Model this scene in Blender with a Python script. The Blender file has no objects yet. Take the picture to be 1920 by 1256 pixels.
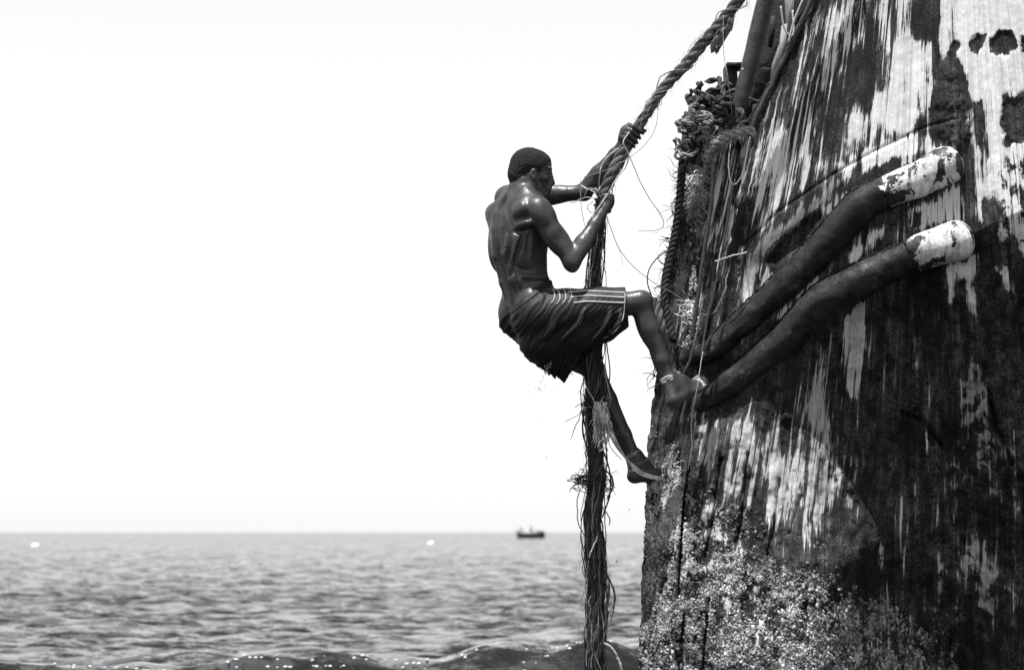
import bpy, math, random
import numpy as np
from mathutils import Vector
from mathutils.bvhtree import BVHTree

random.seed(7)
RNG = np.random.default_rng(11)
SC = bpy.context.scene
COL = SC.collection

# ------------------------------------------------------------------ camera
CAM_Z = 1.3
F_PX = 1920 * 100 / 36.0            # focal length in photograph pixels (100 mm lens)
PITCH = math.atan(369 / F_PX)
cam_data = bpy.data.cameras.new('camera')
cam_data.lens = 100; cam_data.sensor_width = 36; cam_data.sensor_fit = 'HORIZONTAL'
cam_data.clip_start = 0.1; cam_data.clip_end = 20000
cam_data.dof.use_dof = True; cam_data.dof.focus_distance = 13.2; cam_data.dof.aperture_fstop = 4.4
cam = bpy.data.objects.new('camera', cam_data)
cam.location = (0, 0, CAM_Z); cam.rotation_euler = (math.pi / 2 + PITCH, 0, 0)
COL.objects.link(cam); SC.camera = cam

# ------------------------------------------------------------------ sky, sun, exposure
SUN = np.array([-0.17, -0.15, 0.96]); SUN /= np.linalg.norm(SUN)
SUN_EL = math.asin(SUN[2]); SUN_AZ = math.atan2(SUN[0], SUN[1])
world = bpy.data.worlds.new('World'); SC.world = world; world.use_nodes = True
wt = world.node_tree; wt.nodes.clear()
sky = wt.nodes.new('ShaderNodeTexSky'); sky.sky_type = 'NISHITA'; sky.sun_disc = False
sky.sun_elevation = SUN_EL; sky.sun_rotation = SUN_AZ
sky.air_density = 2.4; sky.dust_density = 0.0; sky.ozone_density = 1.0
bw = wt.nodes.new('ShaderNodeRGBToBW')          # the photograph is black and white
bg = wt.nodes.new('ShaderNodeBackground'); bg.inputs['Strength'].default_value = 0.105
wo = wt.nodes.new('ShaderNodeOutputWorld')
wt.links.new(sky.outputs[0], bw.inputs[0]); wt.links.new(bw.outputs[0], bg.inputs['Color'])
wt.links.new(bg.outputs[0], wo.inputs['Surface'])
sun_data = bpy.data.lights.new('sun', 'SUN'); sun_data.energy = 5.0; sun_data.angle = math.radians(0.6)
sun = bpy.data.objects.new('sun', sun_data)
sun.rotation_euler = Vector(SUN).to_track_quat('Z', 'Y').to_euler(); COL.objects.link(sun)
SC.view_settings.view_transform = 'Standard'; SC.view_settings.look = 'None'
SC.view_settings.exposure = 0.64; SC.view_settings.gamma = 1.0
SC.render.engine = 'CYCLES'
SC.cycles.max_bounces = 5; SC.cycles.diffuse_bounces = 3; SC.cycles.glossy_bounces = 3
SC.cycles.sample_clamp_indirect = 4.0; SC.cycles.sample_clamp_direct = 12.0

# ------------------------------------------------------------------ helpers
D0 = 13.3                                        # distance of the climber
M = D0 / F_PX                                    # metres per photograph pixel at that distance
CT, ST = math.cos(PITCH), math.sin(PITCH)
def P(px, py, Y):
    """point at distance Y that lies behind photograph pixel (px, py)"""
    px = np.asarray(px, float); py = np.asarray(py, float); Y = np.asarray(Y, float)
    u = (px - 960) / F_PX; v = (628 - py) / F_PX
    t = Y / (CT - v * ST)
    return np.stack(np.broadcast_arrays(t * u, Y, CAM_Z + t * (ST + v * CT)), -1)
def W(px, py, dy=0.0): return P(px, py, D0 + dy)

def sstep(x, a, b):
    t = np.clip((x - a) / (b - a), 0, 1); return t * t * (3 - 2 * t)
_TAB = RNG.random((8, 256, 256)).astype(np.float32)
def vnoise(x, y, seed=0):
    xi = np.floor(x).astype(np.int64); yi = np.floor(y).astype(np.int64)
    fx = x - xi; fy = y - yi
    fx = fx * fx * (3 - 2 * fx); fy = fy * fy * (3 - 2 * fy)
    T = _TAB[seed % 8]; off = 37 * seed
    g = lambda i, j: T[(i + off) & 255, (j + off) & 255]
    return (g(xi, yi) * (1 - fx) + g(xi + 1, yi) * fx) * (1 - fy) + (g(xi, yi + 1) * (1 - fx) + g(xi + 1, yi + 1) * fx) * fy
def fbm(x, y, seed=0, octv=4, rough=0.5):
    a, s, t = 1.0, 0.0, 0.0
    for o in range(octv):
        s = s + a * vnoise(x * 2 ** o, y * 2 ** o, seed + o); t += a; a *= rough
    return s / t

def mesh_np(name, verts, faces, mat=None, parent=None, smooth=True, attrs=None):
    """verts (n,3); faces (m,3) or (m,4) array, or a list of such arrays"""
    verts = np.asarray(verts, np.float32)
    if not isinstance(faces, (list, tuple)): faces = [faces]
    faces = [np.asarray(f, np.int32) for f in faces if len(f)]
    me = bpy.data.meshes.new(name)
    me.vertices.add(len(verts)); me.vertices.foreach_set('co', verts.ravel())
    loops = np.concatenate([f.ravel() for f in faces])
    sizes = np.concatenate([np.full(len(f), f.shape[1], np.int32) for f in faces])
    starts = np.concatenate([[0], np.cumsum(sizes)[:-1]]).astype(np.int32)
    me.loops.add(len(loops)); me.loops.foreach_set('vertex_index', loops)
    me.polygons.add(len(sizes)); me.polygons.foreach_set('loop_start', starts); me.polygons.foreach_set('loop_total', sizes)
    if smooth: me.polygons.foreach_set('use_smooth', np.ones(len(sizes), bool))
    for k, v in (attrs or {}).items():
        v = np.asarray(v, np.float32)
        if v.ndim == 1:
            me.attributes.new(k, 'FLOAT', 'POINT').data.foreach_set('value', v)
        else:
            me.attributes.new(k, 'FLOAT_VECTOR', 'POINT').data.foreach_set('vector', v.ravel())
    me.update(calc_edges=True); me.validate()
    o = bpy.data.objects.new(name, me); COL.objects.link(o)
    if mat: me.materials.append(mat)
    if parent is not None: attach(o, parent)
    return o
def attach(o, parent):
    o.parent = parent                            # meshes are built in world coordinates: undo the Empty's own place
    if parent.type == 'EMPTY': o.matrix_parent_inverse = parent.matrix_basis.inverted()
def thing(name, label, cat, loc, group=None):
    o = bpy.data.objects.new(name, None); o.empty_display_size = 0.1; COL.objects.link(o)
    o.location = [float(c) for c in loc]
    return tag(o, label, cat, group)
def tag(o, label=None, cat=None, group=None, kind=None):
    if label: o['label'] = label
    if cat: o['category'] = cat
    if group: o['group'] = group
    if kind: o['kind'] = kind
    return o

class MB:
    """collects pieces of ONE mesh"""
    def __init__(s): s.v = []; s.q = []; s.t = []; s.n = 0; s.a = []
    def add(s, v, q=None, t=None, a=0.5):
        v = np.asarray(v, float); s.v.append(v)
        if q is not None and len(q): s.q.append(np.asarray(q) + s.n)
        if t is not None and len(t): s.t.append(np.asarray(t) + s.n)
        s.a.append(np.full(len(v), a)); s.n += len(v)
    def tube(s, pts, rad, sides=6, a=0.5):
        s.add(*tube(pts, rad, sides), a=a)
    def box(s, c, ax, ay, az):
        c, ax, ay, az = [np.asarray(k, float) for k in (c, ax, ay, az)]
        v = [c + i * ax + j * ay + k * az for i in (-1, 1) for j in (-1, 1) for k in (-1, 1)]
        s.add(v, [(0, 1, 3, 2), (4, 6, 7, 5), (0, 4, 5, 1), (2, 3, 7, 6), (0, 2, 6, 4), (1, 5, 7, 3)])
    def build(s, name, mat, parent=None, smooth=True):
        fs = []
        if s.q: fs.append(np.concatenate(s.q))
        if s.t: fs.append(np.concatenate(s.t))
        return mesh_np(name, np.concatenate(s.v), fs, mat, parent, smooth, {'shade': np.concatenate(s.a)})

def unit(v): v = np.asarray(v, float); return v / (np.linalg.norm(v, axis=-1, keepdims=True) + 1e-12)
def spline(pts, n):
    """Catmull-Rom through pts (k,d), n samples evenly spaced in length"""
    p = np.asarray(pts, float)
    p = np.vstack([2 * p[0] - p[1], p, 2 * p[-1] - p[-2]]); out = []
    for i in range(1, len(p) - 2):
        t = np.linspace(0, 1, 24, endpoint=False)[:, None]
        a, b, c, d = p[i - 1], p[i], p[i + 1], p[i + 2]
        out.append(.5 * (2 * b + (c - a) * t + (2 * a - 5 * b + 4 * c - d) * t ** 2 + (3 * b - a - 3 * c + d) * t ** 3))
    out.append(p[-2][None]); o = np.vstack(out)
    L = np.concatenate([[0], np.cumsum(np.linalg.norm(np.diff(o[:, :3], axis=0), axis=1))])
    s = np.linspace(0, L[-1], n)
    return np.stack([np.interp(s, L, o[:, k]) for k in range(o.shape[1])], 1)
def frames(pts):
    pts = np.asarray(pts, float); T = unit(np.gradient(pts, axis=0)); N = np.zeros_like(T)
    ref = np.array([0, -1.0, 0]) if abs(T[0][1]) < .9 else np.array([0, 0, 1.0])
    n = ref - T[0] * (ref @ T[0]); N[0] = unit(n)
    for i in range(1, len(T)):
        n = N[i - 1] - T[i] * (N[i - 1] @ T[i]); N[i] = unit(n)
    return T, N, np.cross(T, N)
def tube(pts, rad, sides=6):
    pts = np.asarray(pts, float); n = len(pts); rad = np.broadcast_to(np.asarray(rad, float), (n,))
    T, N, B = frames(pts)
    a = np.arange(sides) * 2 * math.pi / sides
    ring = pts[:, None] + rad[:, None, None] * (np.cos(a)[None, :, None] * N[:, None] + np.sin(a)[None, :, None] * B[:, None])
    v = np.vstack([ring.reshape(-1, 3), pts[:1], pts[-1:]])
    i, j = np.meshgrid(np.arange(n - 1), np.arange(sides), indexing='ij'); i = i.ravel(); j = j.ravel(); j2 = (j + 1) % sides
    q = np.stack([i * sides + j, i * sides + j2, (i + 1) * sides + j2, (i + 1) * sides + j], 1)
    k = np.arange(sides); c0 = n * sides
    t = np.vstack([np.stack([np.full(sides, c0), (k + 1) % sides, k], 1),
                   np.stack([np.full(sides, c0 + 1), (n - 1) * sides + k, (n - 1) * sides + (k + 1) % sides], 1)])
    return v, q, t
def helix(pts, rad, turns_per_m, phase):
    pts = np.asarray(pts, float); T, N, B = frames(pts)
    L = np.concatenate([[0], np.cumsum(np.linalg.norm(np.diff(pts, axis=0), axis=1))])
    a = phase + L * turns_per_m * 2 * math.pi
    r = np.broadcast_to(np.asarray(rad, float), (len(pts),))
    return pts + r[:, None] * (np.cos(a)[:, None] * N + np.sin(a)[:, None] * B)

# ------------------------------------------------------------------ materials (all grey: black and white photograph)
class NT:
    def __init__(s, name):
        s.m = bpy.data.materials.new(name); s.m.use_nodes = True; s.t = s.m.node_tree
        s.b = s.t.nodes['Principled BSDF']; s.b.inputs['Specular IOR Level'].default_value = 0.4
    def n(s, kind, **kw):
        o = s.t.nodes.new(kind)
        for k, v in kw.items(): setattr(o, k, v)
        return o
    def put(s, sock, v):
        if hasattr(v, 'is_output') or isinstance(v, bpy.types.NodeSocket): s.t.links.new(v, sock)
        else: sock.default_value = v
    def math(s, op, a, b=0.0, clamp=False):
        o = s.n('ShaderNodeMath', operation=op, use_clamp=clamp); s.put(o.inputs[0], a); s.put(o.inputs[1], b); return o.outputs[0]
    def attr(s, name, out='Fac'): return s.n('ShaderNodeAttribute', attribute_name=name).outputs[out]
    def noise(s, vec, scale, detail=4, rough=.55, stretch=None, dist=0.0):
        if stretch is not None:
            mp = s.n('ShaderNodeMapping'); mp.inputs['Scale'].default_value = stretch; s.put(mp.inputs[0], vec); vec = mp.outputs[0]
        o = s.n('ShaderNodeTexNoise'); s.put(o.inputs['Vector'], vec)
        o.inputs['Scale'].default_value = scale; o.inputs['Detail'].default_value = detail; o.inputs['Roughness'].default_value = rough
        o.inputs['Distortion'].default_value = dist
        return o.outputs['Fac']
    def rng(s, v, a, b, c, d, smooth=False):
        o = s.n('ShaderNodeMapRange'); o.clamp = True
        if smooth: o.interpolation_type = 'SMOOTHSTEP'
        s.put(o.inputs[0], v)
        for i, k in enumerate((a, b, c, d)): s.put(o.inputs[1 + i], k)
        return o.outputs[0]
    def mix(s, f, a, b):
        o = s.n('ShaderNodeMix', data_type='FLOAT'); s.put(o.inputs[0], f); s.put(o.inputs[2], a); s.put(o.inputs[3], b); return o.outputs[0]
    def bump(s, h, dist=1.0, strength=1.0):
        o = s.n('ShaderNodeBump'); o.inputs['Distance'].default_value = dist; o.inputs['Strength'].default_value = strength
        s.put(o.inputs['Height'], h); s.t.links.new(o.outputs[0], s.b.inputs['Normal'])
    def obj(s): return s.n('ShaderNodeTexCoord').outputs['Object']
    def base(s, v):
        if isinstance(v, bpy.types.NodeSocket):
            c = s.n('ShaderNodeCombineColor')
            for k in range(3): s.t.links.new(v, c.inputs[k])
            s.t.links.new(c.outputs[0], s.b.inputs['Base Color'])
        else: s.b.inputs['Base Color'].default_value = (v, v, v, 1)
    def rough(s, v): s.put(s.b.inputs['Roughness'], v)

def mat_mottled(name, lo, hi, scale=40, rough=.6, bump=.002, stretch=None, shade=False, spec=.4):
    n = NT(name); n.b.inputs['Specular IOR Level'].default_value = spec; o = n.obj(); f = n.noise(o, scale, 5, .6, stretch)
    c = n.rng(f, .3, .7, lo, hi)
    if shade: c = n.math('MULTIPLY', n.math('MULTIPLY', c, n.rng(n.attr('shade'), 0, 1, .15, 1.6)), n.rng(n.noise(o, 17, 3, .6), .35, .65, .55, 1.3))
    n.base(c); n.rough(rough)
    if bump: n.bump(f, bump * 3)
    return n.m

def mat_hull():
    n = NT('hull_rust_and_peeling_paint')
    uv = n.attr('hullco', 'Vector'); paint = n.attr('paint'); tone = n.attr('tone'); stk = n.attr('streak')
    fine = n.noise(uv, 1, 8, .70, (120, 2.6, 1), .12)
    wide = n.noise(uv, 1, 6, .62, (30, 2.3, 1), .5)
    iso = n.noise(uv, 1, 7, .6, (22, 15, 1), .5)
    big = n.noise(uv, 1, 4, .55, (5, 3.2, 1), .3)
    st = n.math('ADD', n.math('MULTIPLY', n.math('SUBTRACT', fine, .5), 1.25), n.math('MULTIPLY', n.math('SUBTRACT', wide, .5), 2.6))
    si = n.math('ADD', n.math('MULTIPLY', n.math('SUBTRACT', iso, .5), 2.2), n.math('MULTIPLY', n.math('SUBTRACT', fine, .5), .6))
    nn = n.mix(stk, si, st)
    nn = n.math('ADD', nn, n.math('MULTIPLY', n.math('SUBTRACT', big, .5), .8))
    crack = n.noise(uv, 1, 4, .6, (75, 1.4, 1), .4)
    val = n.math('ADD', paint, nn)
    val = n.math('SUBTRACT', val, n.math('MULTIPLY', n.rng(crack, .60, .66, 0, 1), .45))
    mask = n.rng(val, .48, .54, 0, 1, True)
    grit = n.noise(uv, 1, 6, .72, (120, 85, 1), .4)
    run = n.noise(uv, 1, 5, .6, (70, 1.1, 1))
    rust = n.math('MULTIPLY', n.rng(grit, .42, .68, .002, .030), n.rng(run, .36, .64, .65, 1.4))
    rust = n.math('MULTIPLY', n.math('MULTIPLY', n.math('MULTIPLY', rust, n.rng(wide, .35, .65, .5, 1.8)), n.rng(big, .40, .64, .5, 2.6)), n.rng(iso, .38, .66, .45, 2.2))
    pt = n.math('MULTIPLY', tone, n.math('MULTIPLY', n.rng(run, .34, .6, .70, 1.05), n.rng(grit, .3, .55, .75, 1.04)))
    halo = n.rng(val, .50, .66, .62, 1, True)
    primer = n.math('MULTIPLY', n.rng(val, .20, .47, 0, .85, True), n.rng(n.math('ADD', grit, n.math('SUBTRACT', iso, .5)), .42, .56, 0, 1))
    rust = n.mix(primer, rust, n.math('MULTIPLY', tone, .16))
    n.base(n.mix(mask, rust, n.math('MULTIPLY', pt, halo)))
    n.rough(n.mix(mask, n.rng(grit, .3, .7, .5, .8), .55)); n.b.inputs['Specular IOR Level'].default_value = .22
    h = n.math('ADD', n.math('MULTIPLY', mask, .0013), n.math('MULTIPLY', grit, n.mix(mask, .011, .0016)))
    h = n.math('ADD', h, n.math('MULTIPLY', fine, n.mix(mask, .0025, .0015)))
    n.bump(h, 1.0, .9)
    return n.m

def mat_cap():
    n = NT('white_painted_strake_end'); o = n.obj()
    a = n.noise(o, 9, 6, .6, (1.2, 1, .5), .6); b = n.noise(o, 60, 5, .6)
    v = n.math('ADD', n.attr('paint'), n.math('MULTIPLY', n.math('SUBTRACT', a, .5), 3.0))
    v = n.math('ADD', v, n.math('MULTIPLY', n.math('SUBTRACT', b, .5), .5))
    m = n.rng(v, .46, .53, 0, 1, True)
    wv = n.noise(o, 1, 3, .5, (45, 6, 10)); n.base(n.mix(m, n.rng(b, .3, .7, .006, .03), n.math('MULTIPLY', n.rng(b, .25, .6, .42, .74), n.rng(wv, .38, .6, .55, 1.0))))
    n.rough(n.mix(m, .5, .4)); n.bump(n.math('ADD', n.math('MULTIPLY', m, .0016), n.math('MULTIPLY', b, .003)), 1.0)
    return n.m

def mat_strake():
    n = NT('worn_black_strake'); o = n.obj(); n.b.inputs['Specular IOR Level'].default_value = .3
    a = n.noise(o, 9, 6, .65, None, .5); b = n.noise(o, 70, 5, .7); c = n.noise(o, 28, 4, .6)
    v = n.math('MULTIPLY', n.rng(a, .38, .64, .006, .026), n.rng(b, .35, .65, .5, 1.6))
    scab = n.rng(n.math('ADD', a, n.math('MULTIPLY', n.math('SUBTRACT', b, .5), .5)), .63, .67, 0, 1)
    n.base(n.mix(scab, v, .085)); n.rough(n.rng(c, .35, .65, .32, .75))
    n.bump(n.math('ADD', n.math('MULTIPLY', c, .004), n.math('ADD', n.math('MULTIPLY', b, .0012), n.math('MULTIPLY', scab, -.0015))), 1.0, .9); return n.m
def mat_skin():
    n = NT('wet_dark_skin'); o = n.obj()
    a = n.noise(o, 14, 4, .55); b = n.noise(o, 220, 3, .6)
    n.base(n.rng(n.math('ADD', n.math('MULTIPLY', a, .6), n.math('MULTIPLY', n.noise(o, 70, 5, .7), .4)), .36, .64, .020, .050)); n.rough(n.rng(n.noise(o, 110, 6, .75), .38, .62, .20, .66))
    n.b.inputs['Specular IOR Level'].default_value = .5
    n.bump(n.math('ADD', n.math('MULTIPLY', b, .0006), n.math('MULTIPLY', n.noise(o, 42, 4, .65, None, .6), .0022)), 1.0, .7); return n.m
def mat_plain(name, v, rough=.6, bump=0, scale=80):
    return mat_mottled(name, v * .75, v * 1.25, scale, rough, bump)
def mat_cloth():
    n = NT('wet_dark_cloth'); o = n.obj(); a = n.noise(o, 25, 4, .6); b = n.noise(o, 500, 2, .5)
    n.base(n.rng(a, .3, .7, .005, .013)); n.rough(.5); n.b.inputs['Specular IOR Level'].default_value = .3; n.bump(n.math('ADD', b, n.math('MULTIPLY', a, 3.0)), .0012); return n.m
def mat_sea():
    n = NT('sea_water'); o = n.obj(); n.base(.012); n.rough(.07); n.b.inputs['IOR'].default_value = 1.33
    def slope(scale, stretch, k, det=3):
        mp = n.n('ShaderNodeMapping'); mp.inputs['Scale'].default_value = stretch; n.put(mp.inputs[0], o)
        t = n.n('ShaderNodeTexNoise'); t.inputs['Scale'].default_value = scale; t.inputs['Detail'].default_value = det; n.put(t.inputs['Vector'], mp.outputs[0])
        sb = n.n('ShaderNodeVectorMath', operation='SUBTRACT'); n.put(sb.inputs[0], t.outputs['Color']); sb.inputs[1].default_value = (.5, .5, .5)
        ml = n.n('ShaderNodeVectorMath', operation='MULTIPLY'); n.put(ml.inputs[0], sb.outputs[0]); ml.inputs[1].default_value = (k, k, 0); return ml.outputs[0]
    v = n.n('ShaderNodeNewGeometry').outputs['Normal']
    for sl in (slope(1, (1.3, 1.7, 1), 1.6), slope(1, (6, 8, 1), 1.5), slope(1, (24, 30, 1), .8, 2)):
        ad = n.n('ShaderNodeVectorMath', operation='ADD'); n.put(ad.inputs[0], v); n.put(ad.inputs[1], sl); v = ad.outputs[0]
    nm = n.n('ShaderNodeVectorMath', operation='NORMALIZE'); n.put(nm.inputs[0], v); n.t.links.new(nm.outputs[0], n.b.inputs['Normal'])
    return n.m

MAT = {
 'hull': mat_hull(), 'cap': mat_cap(), 'skin': mat_skin(), 'cloth': mat_cloth(), 'sea': mat_sea(),
 'strake': mat_strake(),
 'rust': mat_mottled('dark_rust', .006, .026, 45, .65, .003, spec=.25),
 'black': mat_mottled('tarred_metal', .006, .016, 40, .6, .002),
 'pole': mat_mottled('weathered_pole', .02, .065, 25, .55, .0015),
 'board': mat_mottled('pale_weathered_board', .2, .42, 18, .7, .002, (6, 6, .8)),
 'barnacle': mat_mottled('barnacle_shell', .22, .58, 160, .75, .001, shade=True),
 'rope': mat_mottled('old_rope', .05, .24, 160, .85, .002, shade=True),
 'darkrope': mat_mottled('wet_tarry_rope', .012, .06, 120, .75, .002, shade=True),
 'fibre': mat_mottled('pale_rope_fibre', .4, .62, 90, .8, .001, shade=True),
 'string': mat_plain('thin_line', .22, .6), 'palestring': mat_plain('pale_line', .42, .6),
 'hair': mat_mottled('short_black_hair', .004, .040, 230, .85, .004, spec=.2),  # paler specks in the mottle stand in for sun glints
 'stripe': mat_plain('pale_stripe', .45, .7), 'band': mat_plain('pale_cloth_band', .42, .8, .001, 200),
 'boat': mat_plain('boat_hull_paint', .012, .5), 'boatdark': mat_plain('dark_clothes', .02, .7),
 'buoy': mat_plain('white_buoy', .85, .35), 'nail': mat_plain('nail', .16, .35),
}
m = NT('water_drop'); m.base(.9); m.rough(.02); m.b.inputs['Transmission Weight'].default_value = 1; m.b.inputs['IOR'].default_value = 1.33; MAT['drop'] = m.m

# ------------------------------------------------------------------ sea
def build_sea():
    rows, cols = 1160, 310
    Y = np.concatenate([np.linspace(9, 60, 420, endpoint=False), 60 * (500 / 60) ** (np.linspace(0, 1, 600, endpoint=False)), 500 * (9000 / 500) ** np.linspace(0, 1, 140)])
    side = 1 + np.cumsum(np.geomspace(.012, .9, 22)); t = np.concatenate([-side[::-1], np.linspace(-1, 1, cols), side]); ncore = cols; cols = len(t)
    YY, TT = np.meshgrid(Y, t, indexing='ij'); XX = TT * (4 + .30 * YY)
    dY = np.gradient(Y)[:, None] * np.ones_like(TT); dX = np.gradient(t)[None, :] * (4 + .30 * YY)
    Z = np.zeros_like(XX); r = np.random.default_rng(3)
    for k in range(90):
        lam = 0.35 * (4.5 / 0.35) ** r.random(); ang = r.normal(0, .6); ph = r.random() * 6.28
        kx, ky = math.sin(ang) * 2 * math.pi / lam, math.cos(ang) * 2 * math.pi / lam
        amp = .0056 * min(lam, 1.0) ** .8 * (1.0 / max(lam, 1.0)) ** .6
        att = sstep(lam * 1.2 / (abs(ky) / (2 * math.pi / lam) + .05) / dY, 1.2, 6) * sstep(lam / (abs(kx) / (2 * math.pi / lam) + .05) / dX, 1.5, 5)
        Z += att * amp * np.sin(kx * XX + ky * YY + ph + .6 * np.sin(.11 * XX + .07 * YY + k))
    # swell breaking towards the beach
    yc = 21.5 + .5 * np.sin(XX * .55 + 1) + .12 * np.sin(XX * 1.7)
    A = .30 + .10 * sstep(XX, -2.2, 1.0) + .018 * np.sin(XX * 2.3) + .014 * np.sin(XX * 6.1 + 1) + .05 * (fbm(XX * 3.3, YY * .4, 5, 3) - .5)
    d = YY - yc
    Z += A * np.where(d < 0, np.exp(-(d / .62) ** 2), np.exp(-(d / 2.2) ** 2))
    Z += .03 * np.exp(-(d / 1.6) ** 2) * (fbm(XX * 1.6, YY * 1.3, 2) - .5) * 3
    v = np.stack([XX, YY, Z], -1).reshape(-1, 3)
    i, j = np.meshgrid(np.arange(rows - 1), np.arange(cols - 1), indexing='ij'); a = (i * cols + j).ravel()
    o = mesh_np('sea', v, np.stack([a, a + 1, a + cols + 1, a + cols], 1), MAT['sea'])
    o['kind'] = 'structure'
    return Y, Z[:, 22:22 + ncore], ncore
SEA_Y, SEA_Z, SEA_COLS = build_sea()
def sea_z(x, y):
    i = int(np.clip(np.searchsorted(SEA_Y, y), 0, len(SEA_Y) - 1)); j = int(round(((x / (4 + .30 * y)) + 1) / 2 * (SEA_COLS - 1)))
    return float(SEA_Z[i, min(max(j, 0), SEA_COLS - 1)])
# ------------------------------------------------------------------ the wrecked hull
E_Y = [-300, 0, 100, 240, 370, 560, 700, 860, 1000, 1256, 1600]
E_X = [1655, 1524, 1477, 1413, 1385, 1345, 1306, 1282, 1268, 1258, 1250]
L_Y = [150, 200, 280, 350, 430, 480, 540, 600, 700, 770, 830, 900, 950, 1100, 1256, 1600]
L_X = [1300, 1290, 1278, 1274, 1262, 1250, 1241, 1236, 1230, 1224, 1216, 1213, 1210, 1204, 1196, 1185]
def Eedge(py): return np.interp(py, E_Y, E_X)
def Ledge(py): return np.interp(py, L_Y, L_X)
LOW = np.array([(1318, 754, 21), (1385, 706, 27), (1464, 641, 30), (1530, 578, 35), (1575, 548, 38), (1645, 511, 34), (1690, 490, 31), (1740, 469, 34), (1797, 450, 38)], float)
UPP = np.array([(1325, 664, 17), (1345, 650, 23), (1430, 572, 27), (1510, 500, 31), (1565, 440, 34), (1615, 388, 34), (1665, 358, 31), (1720, 336, 35), (1778, 309, 37)], float)
SEAM = np.array([(1395, 462), (1460, 398), (1560, 330), (1640, 285), (1735, 240), (1790, 225)], float)
def low_line(px): return np.interp(px, np.r_[1200, LOW[:, 0], 2700], np.r_[840, LOW[:, 1], 30])
def streak_s(px, py):
    c = .25 / 460 * (py - 600); c = np.clip(c, -.5, .2)
    return (px + 1760 * c) / (1 + c)
def front_depth(px, py):
    ys = low_line(px); t = (ys - py) * M
    dp = np.clip(py - ys, 0, 500); w = sstep(px, 1340 + .25 * dp, 1560 + .45 * dp)
    up = np.where(t > 0, t, 0); dn = np.where(t < 0, -t, 0)
    d = 13.42 - .00082 * (px - 1300) + .13 * up + w * (.46 * dn - .08 * dn ** 2) - (1 - w) * .32 * dn
    return d
def seg_dist(px, py, poly, closed=True):
    d = np.full(px.shape, 1e9); inside = np.zeros(px.shape, bool); n = len(poly)
    for i in range(n if closed else n - 1):
        x1, y1 = poly[i]; x2, y2 = poly[(i + 1) % n]
        dx, dy = x2 - x1, y2 - y1; L = dx * dx + dy * dy + 1e-9
        t = np.clip(((px - x1) * dx + (py - y1) * dy) / L, 0, 1)
        d = np.minimum(d, (px - x1 - t * dx) ** 2 + (py - y1 - t * dy) ** 2)
        if closed:
            c = ((y1 > py) != (y2 > py)) & (px < (x2 - x1) * (py - y1) / (y2 - y1 + 1e-12) + x1); inside ^= c
    d = np.sqrt(d)
    return np.where(inside, -d, d) if closed else d

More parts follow.
